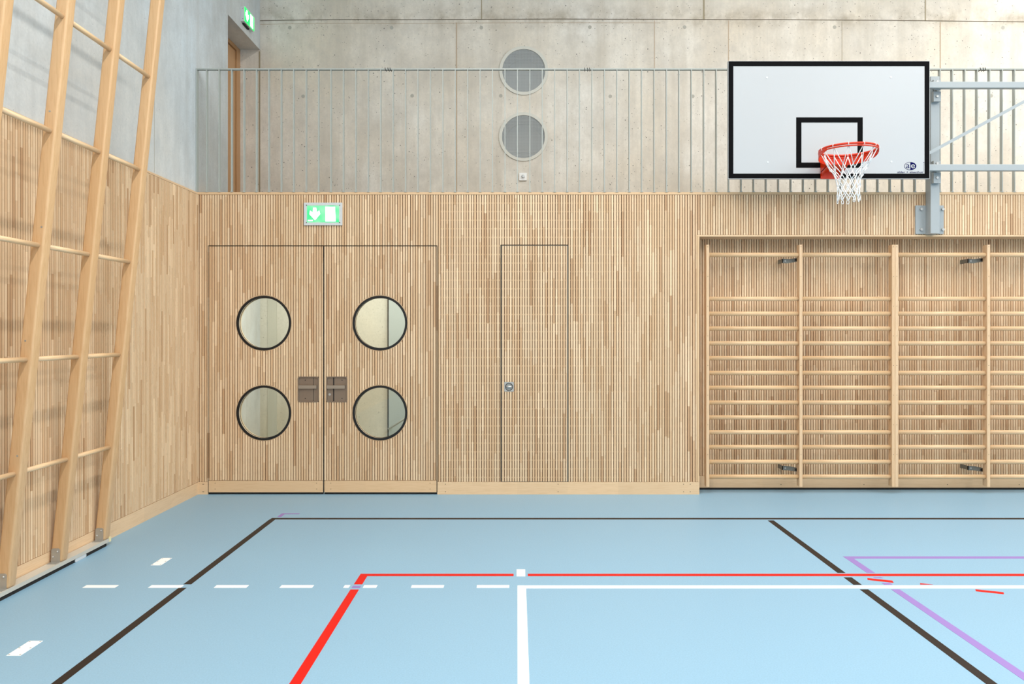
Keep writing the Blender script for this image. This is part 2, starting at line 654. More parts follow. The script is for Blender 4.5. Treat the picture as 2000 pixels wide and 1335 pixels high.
def slats(mb, u0, u1, z0, z1, put, holes=(), mi=0):
    """slats between u0 and u1; put(u, d, z) maps along-wall, depth and height to a point"""
    k0 = math.floor(u0 / P)
    k1 = math.ceil(u1 / P)
    for k in range(k0, k1):
        a, b = k * P + 0.003, k * P + 0.003 + SW
        a, b = max(a, u0), min(b, u1)
        if b - a < 0.003:
            continue
        xs = {a, b}
        for h in holes:
            if h[0] == 'c':
                for e in (h[1] - h[3], h[1] + h[3]):
                    for f in (-0.006, -0.002, 0.0, 0.002, 0.006):
                        if a < e + f < b:
                            xs.add(e + f)
            else:
                xs |= {e for e in (h[1], h[2]) if a < e < b}
        xs = sorted(xs)
        for a, b in zip(xs, xs[1:]):
            slat_piece(mb, k, a, b, z0, z1, put, holes, mi)


def slat_piece(mb, k, a, b, z0, z1, put, holes, mi):
    if True:
        cuts = []
        for h in holes:
            if h[0] == 'c':
                _, cx, cz, r = h
                da, db = r * r - (a - cx) ** 2, r * r - (b - cx) ** 2
                if da <= 0 and db <= 0:
                    continue
                ha, hb = math.sqrt(max(0, da)), math.sqrt(max(0, db))
                cuts.append((cz, cz - ha, cz - hb, cz + ha, cz + hb))
            else:
                _, x0, x1, q0, q1 = h
                if b <= x0 or a >= x1:
                    continue
                cuts.append(((q0 + q1) / 2, q0, q0, q1, q1))
        cuts.sort()
        la, lb = z0, z0
        segs = []
        for _, ca, cb, ta, tb in cuts:
            segs.append((la, lb, ca, cb))
            la, lb = ta, tb
        segs.append((la, lb, z1, z1))
        for (pa, pb, qa, qb) in segs:
            if max(qa - pa, qb - pb) < 0.002:
                continue
            mb.hexa([put(a, 0, pa), put(b, 0, pb), put(b, SD, pb), put(a, SD, pa),
                     put(a, 0, qa), put(b, 0, qb), put(b, SD, qb), put(a, SD, qa)], mi, uv=k + 0.5)


def put_back(u, d, z):
    return (u, YW + d, z)


def put_rec(u, d, z):
    return (u, Y_REC + d, z)


def put_left(u, d, z):
    return (XL - d, u, z)


# ---------------------------------------------------------------- floor, ceiling, outer walls
fl = MB().box(-3.3, RX + 0.3, FY - 0.3, YB + 0.3, -0.2, 0.0).build('floor', 'floor')
tag(fl, 'pale blue sports hall floor with coloured court lines', 'floor', kind='structure')
ce = MB().box(-3.3, RX + 0.3, FY - 0.3, YB + 0.3, CEIL, CEIL + 0.2).build('ceiling', 'ceil')
tag(ce, 'pale ceiling high above the hall', 'ceiling', kind='structure')

# right wall with one long high window
mb = MB()
mb.prism([(FY - 0.3, 0), (YB + 0.3, 0), (YB + 0.3, CEIL), (FY - 0.3, CEIL)], RX, RX + 0.3, 'YZ', 0, holes=[[(-7.1, 3.6), (-7.1, 6.2), (5.1, 6.2), (5.1, 3.6)]])
tag(mb.build('wall_right', 'white_wall'), 'pale wall on the right side of the hall with a high window band', 'wall', kind='structure')
mb = MB()
mb.prism([(-3.3, 0), (RX, 0), (RX, CEIL), (-3.3, CEIL)], FY - 0.3, FY, 'XZ', 0, holes=[[(-2.3, 3.1), (8.7, 3.1), (8.7, 5.7), (-2.3, 5.7)][::-1]])
tag(mb.build('wall_front', 'white_wall'), 'pale wall behind the camera with a high window band', 'wall', kind='structure')
for nm, axis, c0, c1, z0, z1, lab in (('window_1', 'Y', -7.1, 5.1, 3.6, 6.2, 'long high window band in the right wall'),
                                      ('window_2', 'X', -2.3, 8.7, 3.1, 5.7, 'long high window band in the wall behind the camera')):
    t = thing(nm, lab, 'window', kind='structure')
    fr_, gl_ = MB(), MB()
    n = 6
    for k in range(n + 1):
        a = c0 + (c1 - c0) * k / n
        a0, a1 = max(c0, a - 0.03), min(c1, a + 0.03)
        if axis == 'Y':
            fr_.box(RX + 0.12, RX + 0.18, a0, a1, z0, z1)
        else:
            fr_.box(a0, a1, FY - 0.18, FY - 0.12, z0, z1)
    for q0, q1 in ((z0, z0 + 0.06), (z1 - 0.06, z1)):
        if axis == 'Y':
            fr_.box(RX + 0.12, RX + 0.18, c0, c1, q0, q1)
        else:
            fr_.box(c0, c1, FY - 0.18, FY - 0.12, q0, q1)
    if axis == 'Y':
        gl_.box(RX + 0.14, RX + 0.15, c0, c1, z0, z1)
    else:
        gl_.box(c0, c1, FY - 0.15, FY - 0.14, z0, z1)
    fr_.build('window_frame', 'window_frame', t)
    gl_.build('pane', 'glass', t)

# left wall: concrete, opening for the gallery door, timber cladding below
N0, NZ = 7.925, 4.786         # near edge and head of the gallery door niche
mb = MB()
mb.box(XC - 0.3, XC, FY - 0.3, N0, 2.6, CEIL)
mb.box(XC - 0.3, XC, FY - 0.3, YB, 0, 2.6)
mb.box(XC - 0.3, XC, N0, YB + 0.3, NZ, CEIL)
mb.box(XC - 0.3, XC - 0.285, N0, YB, 2.6, NZ)
wl = tag(mb.build('wall_left', 'conc_left'), 'cool grey concrete upper part of the left wall behind the climbing frame', 'wall', kind='structure')
J = MB().box(XC, XC + 0.0012, 6.314, 6.322, 2.82, 4.2)
J.build('joint', 'plug', wl)
# cladding of the left wall
mb = MB()
slats(mb, FY, YW - 0.002, Z_BASE, Z_CAP0, put_left)
cl = tag(mb.build('wall_left_cladding', 'slat'), 'ash timber slats covering the lower left wall', 'wall cladding', kind='structure')
MB().box(XL - SD - 0.0035, XL - SD, FY, YW, 0.0, Z_CAP0).build('backing', 'back', cl)
MB().box(XL - SD, XL + 0.001, FY, YW, Z_CAP0 + 0.002, Z_CAP1 - 0.004).build('cap_strip', 'board_y', cl)
bl = MB().box(XL - SD, XL + 0.001, FY, YW, 0.0, Z_BASE - 0.003)
tag(bl.build('baseboard_left', 'board_y'), 'pale timber baseboard along the left wall', 'baseboard', kind='structure')

# concrete wall behind the gallery, with two round duct openings
V1, V2 = (0.077, 4.544), (0.073, 3.777)
VR = 0.262
mb = MB()
mb.prism([(-3.3, 2.6), (RX, 2.6), (RX, CEIL), (-3.3, CEIL)], YB, YB + 0.3, 'XZ', 0,
         holes=[circle(*V1, VR)[::-1], circle(*V2, VR)[::-1]])
wg = tag(mb.build('wall_gallery', 'conc'), 'beige fair-faced concrete wall behind the gallery railing', 'wall', kind='structure')
SB = YB / F


def gx(px):
    return (px - 1010) * SB


def gz(py):
    return 1.5 + (650 - py) * SB


def joint(x0, x1, y0, y1, mat):
    MB().box(gx(x0), gx(x1), YB - 0.0015, YB + 0.001, gz(y1), gz(y0)).build('joint', mat, wg)


# the day joint wanders a little
mb = MB()
pts = []
xs = [508, 560, 640, 700, 800, 900, 1000, 1100, 1200, 1290, 1360, 1450, 1520, 1600, 1700, 1800, 1900, 2050, 2300]
ys = [40.5, 39.5, 38.5, 38.2, 38.5, 38, 37.5, 37.2, 37.5, 37.6, 38, 38.4, 38.2, 39, 39.5, 40.5, 41.6, 43, 44]
for a, b_ in zip(xs, ys):
    pts.append((gx(a), gz(b_)))
for (xa, za), (xb, zb) in zip(pts, pts[1:]):
    h = 0.0032
    mb.hexa([(xa, YB - 0.003, za - h), (xb, YB - 0.003, zb - h), (xb, YB + 0.001, zb - h), (xa, YB + 0.001, za - h),
             (xa, YB - 0.003, za + h), (xb, YB - 0.003, zb + h), (xb, YB + 0.001, zb + h), (xa, YB + 0.001, za + h)])
mb.build('joint', 'joint_dark', wg)
mb = MB()
for (xa, za), (xb, zb) in zip(pts, pts[1:10]):
    h = 0.002
    za, zb = za - 0.042, zb - 0.042
    mb.hexa([(xa, YB - 0.002, za - h), (xb, YB - 0.002, zb - h), (xb, YB + 0.001, zb - h), (xa, YB + 0.001, za - h),
             (xa, YB - 0.002, za + h), (xb, YB - 0.002, zb + h), (xb, YB + 0.001, zb + h), (xa, YB + 0.001, za + h)])
mb.build('joint', 'joint_rust', wg)
joint(939.6, 941.4, -60, 38, 'joint')
joint(1373, 1376.2, -60, 38, 'joint')
joint(1806, 1808.4, -60, 40, 'joint')
joint(890.5, 893, 44, 374, 'joint_rust')
joint(1277.5, 1278.8, 40, 374, 'joint_rust')
joint(1422, 1423.6, 40, 374, 'joint_rust')
joint(1644, 1644.7, 42, 374, 'joint')
joint(1835.5, 1837.6, 43, 374, 'joint_rust')
joint(505.4, 508.4, 100, 378, 'joint')
for px, py in ((566, 54), (765, 54), (940, 54), (1152, 53), (1337, 53), (1630, 53), (1959, 54), (592, 188), (805, 187), (978, 187), (1192, 188), (1353, 188), (1936, 187)):
    MB().disc((gx(px), gz(py)), 0.021, YB - 0.001, YB + 0.001).build('plug', 'plug', wg)

# gallery slab, corridor wall and right end of the corridor
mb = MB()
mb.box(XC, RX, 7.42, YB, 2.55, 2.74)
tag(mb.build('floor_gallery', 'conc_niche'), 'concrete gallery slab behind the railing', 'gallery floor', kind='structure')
mb = MB().box(-3.3, RX, YB, YB + 0.3, 0, 2.6)
wc = tag(mb.build('wall_corridor', 'conc_corr'), 'pale concrete corridor wall seen through the round door windows', 'wall', kind='structure')
MB().box(gx(523), gx(541), YB - 0.006, YB + 0.001, 0, 2.55).build('pilaster', 'conc_strip', wc)
MB().box(XC, 1.58, 7.25, YB - 0.05, 0.0005, 0.004).build('corridor_floor', 'conc_corr', wc)
MB().box(gx(760.5), 1.6, YB - 0.05, YB - 0.001, 0, 2.55).build('pale_panel', 'cool_panel', wc)
MB().box(gx(758), gx(760.5), YB - 0.045, YB - 0.001, 0, 2.55).build('gap', 'gap', wc)
mb = MB().tube([(gx(762), YB - 0.12, gz(835)), (gx(840), YB - 0.12, gz(785))], 0.012, 10)
mb.tube([(gx(765), YB - 0.12, gz(833)), (gx(765), YB - 0.04, gz(833))], 0.008, 8)
tag(mb.build('handrail', 'rail'), 'sloping stair handrail behind the right lower round window', 'handrail')
tag(MB().box(1.58, 1.69, 7.42, YB, 0, 2.55).build('wall_corridor_end', 'conc_corr'), 'concrete end wall of the corridor behind the double door', 'wall', kind='structure')

# ---------------------------------------------------------------- slatted back wall
D0, DM, D1, DT = bx_(407.6), bx_(632.3), bx_(852.6), bz_(480.4)      # double door
N_0, N_1, N_T = bx_(979), bx_(1109), bz_(479)                # narrow door
G = 0.0075
mb = MB()
slats(mb, XL, D0 - G, Z_BASE, Z_CAP0, put_back)
slats(mb, D0 - G, D1 + G, DT + G, Z_CAP0, put_back)
slats(mb, D1 + G, N_0 - G, Z_BASE, Z_CAP0, put_back)
slats(mb, N_0 - G, N_1 + G, N_T + G, Z_CAP0, put_back)
slats(mb, N_1 + G, bx_(1361), Z_BASE, Z_CAP0, put_back)
slats(mb, bx_(1361), RX, Z_LINT + 0.0, Z_CAP0, put_back)
wb = tag(mb.build('wall_back', 'slat'), 'ash timber slat wall with hidden doors facing the camera', 'wall', kind='structure')
y0, y1 = YW + SD + 0.004, YW + 0.10
mb = MB()
outer = [(XL, 0), (D0 - G, 0), (D0 - G, DT + G), (D1 + G, DT + G), (D1 + G, 0), (N_0 - G, 0), (X_REC - 0.03, 0), (X_REC - 0.03, Z_LINT), (RX, Z_LINT), (RX, Z_CAP0), (XL, Z_CAP0)]
mb.prism(outer, y0, y1, 'XZ', 0, holes=[[(N_0 - G, Z_BASE), (N_0 - G, N_T + G), (N_1 + G, N_T + G), (N_1 + G, Z_BASE)]])
mb.build('backing', 'back', wb)
# concrete core behind the timber, from the door rebate to the gallery edge
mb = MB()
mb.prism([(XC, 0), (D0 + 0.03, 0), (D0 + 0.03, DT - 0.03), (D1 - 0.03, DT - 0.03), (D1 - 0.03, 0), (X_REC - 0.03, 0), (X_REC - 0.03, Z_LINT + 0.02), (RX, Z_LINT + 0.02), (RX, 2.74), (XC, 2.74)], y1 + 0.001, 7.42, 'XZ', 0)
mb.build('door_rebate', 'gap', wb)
mb = MB()
zc, z_ = Z_BASE + 0.03, 0
while zc < Z_CAP0 - 0.03:
    for (a, b_) in ((D1 + 0.02, N_0 - 0.012), (N_1 + 0.012, bx_(1359))):
        mb.box(a, b_, YW + SD - 0.001, YW + SD + 0.004, zc, zc + 0.012)
    if zc > N_T + 0.02:
        mb.box(N_0 - 0.012, N_1 + 0.012, YW + SD - 0.001, YW + SD + 0.004, zc, zc + 0.012)
    zc += 0.080
mb.build('batten', 'batten', wb)
# cap under the railing
cap = MB().box(XC, RX, YW - 0.004, 7.43, Z_CAP0 + 0.0015, Z_CAP1)
tag(cap.build('trim_1', 'trim'), 'pale timber capping on top of the slat wall under the railing', 'trim', kind='structure')
# baseboards
mb = MB().box(XL + 0.001, D0 - G, YW - 0.001, YW + 0.1, 0, Z_BASE - 0.002)
mb.box(D1 + G, bx_(1361), YW - 0.001, YW + 0.1, 0, Z_BASE - 0.002)
mb.box(bx_(1361), X_REC, YW - 0.001, YW + 0.1, 0, Z_BASE - 0.002)
for px in (396, 398, 870, 1090, 1335, 1348):
    for zz in (0.025, 0.095):
        mb.disc((bx_(px), zz), 0.0035, YW - 0.0016, YW, n=8, mi=1)
tag(mb.build('baseboard_back', ['board', 'gap']), 'pale timber baseboard along the slat wall', 'baseboard', kind='structure')

# recess for the wall bars
mb = MB()
slats(mb, X_REC - 0.03, RX, bz_(937), Z_LINT - 0.0, put_rec)
wr = tag(mb.build('wall_recess', 'slat'), 'darker recessed slat wall behind the wall bars', 'wall', kind='structure')
MB().box(X_REC - 0.03, RX, Y_REC + SD, Y_REC + 0.055, 0, Z_LINT + 0.02).build('backing', 'back', wr)
mb = MB().box(X_REC - 0.02, RX, Y_REC - 0.004, Y_REC + SD - 0.0005, 0.02, bz_(937) - 0.002)
for px in (1525, 1687, 1850, 1990):
    for zz in (0.05, 0.115):
        mb.disc(((px - 1010) * Y_REC / F, zz), 0.004, Y_REC - 0.0046, Y_REC - 0.003, n=8, mi=1)
tag(mb.build('baseboard_recess', ['board', 'gap']), 'pale timber baseboard inside the wall bar recess', 'baseboard', kind='structure')
tag(MB().box(X_REC - 0.02, RX, Y_REC - 0.001, Y_REC + 0.01, 0, 0.0195).build('trim_2', 'gap'), 'dark shadow joint under the recess baseboard', 'trim', kind='structure')
mb = MB().box(X_REC - 0.022, RX, YW - 0.003, Y_REC, Z_LINT - 0.016, Z_LINT - 0.002)
tag(mb.build('trim_3', 'trim'), 'pale timber lintel board over the wall bar recess', 'trim', kind='structure')
mb = MB().box(bx_(1361.5), X_REC, YW - 0.002, Y_REC, Z_BASE, Z_LINT - 0.017)
mb.box(bx_(1361.5), X_REC, YW + 0.101, Y_REC, 0, Z_BASE)
tag(mb.build('trim_4', 'trim_z'), 'upright timber jamb at the left edge of the wall bar recess', 'trim', kind='structure')

# ---------------------------------------------------------------- double door leaves
PR = 0.262


def rrect(cx, cz, w_, h_, r, n=5):
    out = []
    for sx, sz, a in ((1, 1, 0), (-1, 1, PI / 2), (-1, -1, PI), (1, -1, 1.5 * PI)):
        for k in range(n + 1):
            t = a + PI / 2 * k / n
            out.append((cx + sx * (w_ / 2 - r) + r * math.cos(t), cz + sz * (h_ / 2 - r) + r * math.sin(t)))
    return out


def door_leaf(name, x0, x1, wins, hx, side, label):
    t = thing(name, label, 'door', ((x0 + x1) / 2, YW, 0), kind='structure')
    A = Loc(t)
    zb = bz_(937.5)
    hz = bz_(760)
    hw, hh = 0.192, 0.236
    holes = [('c', cx, cz, PR) for cx, cz in wins] + [('r', hx - hw / 2, hx + hw / 2, hz - hh / 2, hz + hh / 2)]
    mb = MB()
    slats(mb, x0, x1, zb, DT - 0.002, put_back, holes)
    A(mb, 'slat_face', 'slat')
    mb = MB()
    mb.prism([(x0, 0.012), (x1, 0.012), (x1, DT - 0.002), (x0, DT - 0.002)], YW + SD + 0.0005, YW + 0.062, 'XZ', 0,
             holes=[circle(cx, cz, 0.245)[::-1] for cx, cz in wins])
    A(mb, 'leaf', 'back')
    mb = MB().box(x0, x1, YW - 0.001, YW + SD, 0.02, zb - 0.003)
    for fx in (x0 + 0.06, x1 - 0.06):
        for zz in (0.05, 0.105):
            mb.disc((fx, zz), 0.0035, YW - 0.0016, YW, n=8, mi=1)
    A(mb, 'kick_board', ['board', 'gap'])
    mb = MB().box(x0, x1, YW + 0.004, YW + 0.03, 0.004, 0.0195)
    A(mb, 'gap_shade', 'rubber')  # black strip stands in for the shaded gap between leaf and floor
    # slim metal edging around the leaf
    mb = MB().box(x0 - 0.002, x0 + 0.0015, YW + 0.001, YW + 0.05, 0.02, DT)
    mb.box(x1 - 0.0015, x1 + 0.002, YW + 0.001, YW + 0.05, 0.02, DT)
    mb.box(x0, x1, YW + 0.001, YW + 0.05, DT - 0.0025, DT)
    A(mb, 'edge_strip', 'edge')
    for cx, cz in wins:
        mb = MB().prism(circle(cx, cz, 0.2545), YW - 0.002, YW + 0.016, 'XZ', 0, holes=[circle(cx, cz, 0.2345)[::-1]], smooth_side=True)
        # the wooden bead round the gasket
        bead = MB().prism(circle(cx, cz, 0.262), YW + 0.0035, YW + 0.02, 'XZ', 0, holes=[circle(cx, cz, 0.2555)[::-1]], smooth_side=True)
        fr_ = MB().prism(circle(cx, cz, 0.2475), YW + 0.016, YW + 0.075, 'XZ', 0, holes=[circle(cx, cz, 0.236)[::-1]], smooth_side=True)
        g0 = A(fr_, 'porthole', 'reveal')
        A(mb, 'gasket', 'rubber', g0)
        A(bead, 'bead', 'trim', g0)
        rg = MB().prism(circle(cx, cz, 0.2365), YW + 0.038, YW + 0.042, 'XZ', 0, holes=[circle(cx, cz, 0.2325)[::-1]], smooth_side=True)
        A(rg, 'glass_seal', 'gap', g0)
        A(MB().prism(circle(cx, cz, 0.2355), YW + 0.044, YW + 0.050, 'XZ', 0), 'pane', 'glass', g0)
    # recessed handle
    r_ = 0.022
    mb = MB().prism(rrect(hx, hz, hw, hh, r_), YW + 0.011, YW + 0.0135, 'XZ', 0)
    pan = A(mb, 'handle_plate', 'bronze', label='brownish steel recessed handle plate')
    mb = MB().prism(rrect(hx, hz, hw + 0.004, hh + 0.004, r_), YW - 0.002, YW + 0.0115, 'XZ', 0, holes=[rrect(hx, hz, hw - 0.012, hh - 0.012, r_ - 0.004)[::-1]])
    A(mb, 'handle_rim', 'bronze', pan)
    gxs = hx + (0.045 if side < 0 else -0.032)
    mb = MB().box(gxs - (0.0015 if side < 0 else 0.005), gxs + (0.0015 if side < 0 else 0.005), YW + 0.009, YW + 0.0112, hz - hh / 2 + 0.008, hz + hh / 2 - 0.008)
    A(mb, 'groove', 'gap', pan)
    lz = bz_(755)
    lx0, lx1 = (bx_(583.5), bx_(618.5)) if side < 0 else (bx_(638.5), bx_(674))
    mb = MB().rbox(lx0, lx1, YW - 0.012, YW + 0.0, lz - 0.016, lz + 0.014, 0.004, 'Y')
    px = lx0 + 0.01 if side > 0 else lx1 - 0.01
    mb.box(px - 0.008, px + 0.008, YW - 0.001, YW + 0.011, lz - 0.012, lz + 0.012)
    A(mb, 'lever', 'lever', pan)
    for qx, qz in ((hx - 0.03 if side < 0 else hx + 0.045, hz + 0.085), (hx - 0.03 if side < 0 else hx + 0.045, hz - 0.085)):
        A(MB().disc((qx, qz), 0.0045, YW + 0.009, YW + 0.0115, n=12), 'screw', 'gap', pan)
    if side > 0:
        A(MB().disc((bx_(643.5), bz_(770)), 0.011, YW + 0.007, YW + 0.0115), 'lock_cylinder', 'bolt', pan)
    return t


cL, cR = bx_(515), bx_(742)
zU, zD = bz_(630.5), bz_(806)
door_leaf('door_1', D0, DM - 0.006, [(cL, zU), (cL, zD)], bx_(602), -1, 'left leaf of the slatted double door, nearer the corner, with two round windows')
door_leaf('door_2', DM + 0.006, D1, [(cR, zU), (cR, zD)], bx_(658), 1, 'right leaf of the slatted double door with two round windows and lock cylinder')

# narrow hidden door
t = thing('door_3', 'narrow hidden slatted cupboard door with a small round turn latch', 'door', ((N_0 + N_1) / 2, YW, Z_BASE), kind='structure')
A = Loc(t)
mb = MB()
kx, kz = bx_(994.2), bz_(755)
slats(mb, N_0 + 0.004, N_1 - 0.008, Z_BASE + 0.003, N_T - 0.003, put_back, [('r', kx - 0.045, kx + 0.045, kz - 0.045, kz + 0.045)])
A(mb, 'slat_face', 'slat')
A(MB().box(N_0 + 0.002, N_1 - 0.002, YW + SD + 0.004, YW + 0.05, Z_BASE + 0.002, N_T - 0.002), 'leaf', 'back')
mb = MB()
zc = Z_BASE + 0.03
while zc < N_T - 0.03:
    mb.box(N_0 + 0.004, N_1 - 0.01, YW + SD - 0.001, YW + SD + 0.0045, zc, zc + 0.012)
    zc += 0.080
A(mb, 'batten', 'batten')
mb = MB().box(N_0 - 0.001, N_0 + 0.0035, YW + 0.001, YW + 0.04, Z_BASE, N_T)
mb.box(N_1 - 0.0075, N_1 + 0.003, YW + 0.002, YW + 0.04, Z_BASE, N_T)
mb.box(N_0, N_1, YW + 0.002, YW + 0.04, N_T - 0.0025, N_T + 0.001)
mb.box(N_0, N_1, YW + 0.002, YW + 0.04, Z_BASE - 0.0, Z_BASE + 0.0025)
A(mb, 'edge_strip', 'edge_grey')
mb = MB().prism(rrect(kx, kz, 0.088, 0.088, 0.004), YW - 0.002, YW + 0.01, 'XZ', 0, holes=[circle(kx, kz, 0.036)[::-1]])
pl = A(mb, 'latch_plate', 'bolt', label='small square steel latch plate')
A(MB().disc((kx, kz), 0.036, YW + 0.008, YW + 0.01, n=32), 'cup', 'galv', pl)
A(MB().prism(circle(kx, kz, 0.037, 40), YW - 0.003, YW + 0.008, 'XZ', 0, holes=[circle(kx, kz, 0.0325, 40)[::-1]]), 'shadow_ring', 'gap', pl)
mb = MB().rings([[(kx + u * 0.03, YW + d - 0.008 * (1 - abs(u) ** 2), kz + s_ * (0.004 + 0.007 * (1 - u * u))) for d, s_ in ((0.008, -1), (-0.001, -1), (-0.001, 1), (0.008, 1))] for u in (-1, -0.6, -0.2, 0.2, 0.6, 1)])
A(mb, 'turn_knob', 'bolt', pl)

# gallery door in the niche of the left wall
t = thing('door_4', 'orange-brown timber door in the niche at the left end of the gallery', 'door', (XC - 0.27, 8.4, 2.74), kind='structure')
A = Loc(t)
xd = XC - 0.285
A(MB().box(xd, xd + 0.04, N0 + 0.02, 8.80, 2.745, NZ - 0.055), 'leaf', 'door_orange')
mb = MB().box(xd, xd + 0.055, 8.81, 8.918, 2.745, NZ - 0.001)
mb.box(xd, xd + 0.055, N0, 8.8095, NZ - 0.045, NZ - 0.001)
A(mb, 'door_frame', 'door_orange')

# ---------------------------------------------------------------- gallery railing
YR0, YR1 = 7.132, 7.17
t = thing('gallery_railing', 'pale grey steel gallery railing of thin upright flat bars on the slat wall', 'railing', (0, 7.15, Z_CAP1))
A = Loc(t)
ZR = 1.5 + (650 - 133.2) * YR0 / F
A(MB().box(XC + 0.002, 6.2, YR0, YR1, ZR - 0.012, ZR), 'top_rail', 'rail')
A(MB().box(XC + 0.002, XC + 0.012, YR0, YR1, Z_CAP1, ZR - 0.012), 'end_post', 'rail')
x = -(1010 - 403.8) * 7.14 / F
first = None
dx_ = 24.27 * 7.14 / F
k = 0
while x < 6.1:
    if first is None:
        mb = MB().box(-0.0037, 0.0037, YR0 - 7.15, YR1 - 7.15, 0, ZR - 0.012 - Z_CAP1)
        mb.prism([(-0.014, 0), (0.014, 0), (0.004, 0.011), (-0.004, 0.011)], -0.016, 0.016, 'XZ')
        first = mb.build('baluster', 'rail', t)
        o = first
    else:
        o = first.copy()
        C.objects.link(o)
        o.parent = t
    o.location = (x, 0, 0)
    x += dx_
    k += 1
for px in (757.5, 1147, 1920):
    xx = (px - 1010) * YR0 / F
    mb = MB()
    for q in (-0.026, 0.0, 0.02):
        mb.tube([(xx + q, YR0 - 0.003, ZR + 0.003), (xx + q + 0.004, YR1 + 0.003, ZR + 0.003), (xx + q + 0.008, YR1 + 0.003, ZR - 0.016), (xx + q + 0.005, YR0 - 0.003, ZR - 0.016)], 0.0025, 6, closed=True)
    A(mb, 'cable_tie', 'black')

# ---------------------------------------------------------------- round ventilation grilles
for (vx, vz), lab in ((V1, 'upper of the two round ventilation grilles, crossed by the top rail'), (V2, 'lower of the two round ventilation grilles, above the square sensor')):
    t = thing('ventilation_grille', lab, 'ventilation grille', (vx, YB, vz), group='round grilles on the gallery wall')
    A = Loc(t)
    A(MB().prism(circle(vx, vz, 0.283), YB - 0.012, YB - 0.0015, 'XZ', 0, holes=[circle(vx, vz, 0.249)[::-1]], smooth_side=True), 'ring', 'vent_ring')
    A(MB().prism(circle(vx, vz, 0.25), YB - 0.004, YB - 0.003, 'XZ', 0), 'screen', 'screen')
    mb = MB()
    n = 48
    rr_ = [[(vx + r * math.cos(2 * PI * k / n), y, vz + r * math.sin(2 * PI * k / n)) for k in range(n)] for r, y in ((0.258, YB + 0.0), (0.258, YB + 0.24), (0.22, YB + 0.24), (0.22, YB + 0.29))]
    mb.rings(rr_, cap=False)
    mb.disc((vx, vz), 0.22, YB + 0.285, YB + 0.295, n=48)
    A(mb, 'duct', 'duct')
    if vz < 4:
        mb = MB()
        for q in (0.13, 0.155, 0.18):
            mb.box(vx - 0.17, vx + 0.17, YB + 0.18, YB + 0.2, vz - q, vz - q + 0.008)
        A(mb, 'damper', 'rail')

# motion sensor
sx_, sz_ = (1021.5 - 1010) * SB, gz(345.5)
t = thing('motion_sensor', 'small square white sensor on the concrete below the round grilles', 'sensor', (sx_, YB, sz_))
A = Loc(t)
A(MB().prism(rrect(sx_, sz_, 0.087, 0.087, 0.006), YB - 0.02, YB - 0.001, 'XZ'), 'cover_plate', 'plastic')
A(MB().prism(circle(sx_, sz_, 0.027, 32), YB - 0.024, YB - 0.019, 'XZ', 0, holes=[circle(sx_, sz_, 0.021, 32)[::-1]]), 'ring', 'plastic')
n = 24
A(MB().rings([[(sx_ + r * math.cos(2 * PI * k / n), y, sz_ + r * math.sin(2 * PI * k / n)) for k in range(n)] for r, y in ((0.02, YB - 0.019), (0.019, YB - 0.026), (0.013, YB - 0.032), (0.004, YB - 0.034))]), 'lens', 'sign_case')

# ---------------------------------------------------------------- exit signs
MAN = [  # running figure in a unit door, x right, z up
    [(0.48, 0.60), (0.58, 0.66), (0.72, 0.62), (0.78, 0.48), (0.86, 0.50), (0.84, 0.42), (0.72, 0.42), (0.66, 0.52), (0.60, 0.40), (0.74, 0.30), (0.72, 0.06), (0.62, 0.06), (0.63, 0.25), (0.46, 0.36), (0.36, 0.22), (0.14, 0.20), (0.14, 0.28), (0.32, 0.32), (0.44, 0.54), (0.34, 0.52), (0.28, 0.38), (0.20, 0.42), (0.28, 0.60)],
]


def to(poly, x0, z0, sx, sz):
    return [(x0 + a * sx, z0 + b * sz) for a, b in poly]


# sign above the double door (flush with the slats)
ex0, ex1, ez0, ez1 = bx_(594.2), bx_(669), bz_(440), bz_(396)
t = thing('exit_sign', 'lit green exit sign with down arrow in a grey frame on the slat wall', 'exit sign', ((ex0 + ex1) / 2, YW, ez0))
A = Loc(t)
fx, fz = 0.028, 0.026
mb = MB().prism([(ex0, ez0), (ex1, ez0), (ex1, ez1), (ex0, ez1)], YW - 0.014, YW - 0.001, 'XZ', 0,
                holes=[[(ex0 + fx, ez0 + fz), (ex0 + fx, ez1 - fz), (ex1 - fx, ez1 - fz), (ex1 - fx, ez0 + fz)]])
A(mb, 'frame', 'sign_case')
pnl = A(MB().box(ex0 + fx, ex1 - fx, YW - 0.009, YW - 0.002, ez0 + fz, ez1 - fz), 'lit_panel', 'sign_glow')
iw, ih = ex1 - ex0 - 2 * fx, ez1 - ez0 - 2 * fz
ix, iz = ex0 + fx, ez0 + fz
arrow = [(0.19, 0.88), (0.29, 0.88), (0.31, 0.60), (0.38, 0.72), (0.41, 0.50), (0.25, 0.13), (0.08, 0.48), (0.09, 0.70), (0.18, 0.60)]
A(MB().prism(to(arrow, ix, iz, iw, ih)[::-1], YW - 0.0105, YW - 0.009, 'XZ'), 'arrow', 'sign_white', pnl)
A(MB().prism(to([(0.57, 0.06), (0.89, 0.06), (0.87, 0.93), (0.57, 0.93)], ix, iz, iw, ih), YW - 0.0105, YW - 0.009, 'XZ'), 'doorway_symbol', 'sign_white', pnl)
mb = MB()
mb.prism(to(MAN[0], ix + 0.56 * iw, iz + 0.04 * ih, 0.36 * iw, 0.82 * ih)[::-1], YW - 0.0115, YW - 0.0105, 'XZ')
mb.disc((ix + 0.68 * iw, iz + 0.76 * ih), 0.011, YW - 0.0115, YW - 0.0105)
A(mb, 'running_figure', emit_mat('sign_figure', (0.70, 1.0, 0.80), 0.55), pnl)
A(MB().box(ix + 0.03 * iw, ix + 0.18 * iw, YW - 0.0105, YW - 0.009, iz + 0.09 * ih, iz + 0.15 * ih), 'caption_strip', 'sign_white', pnl)
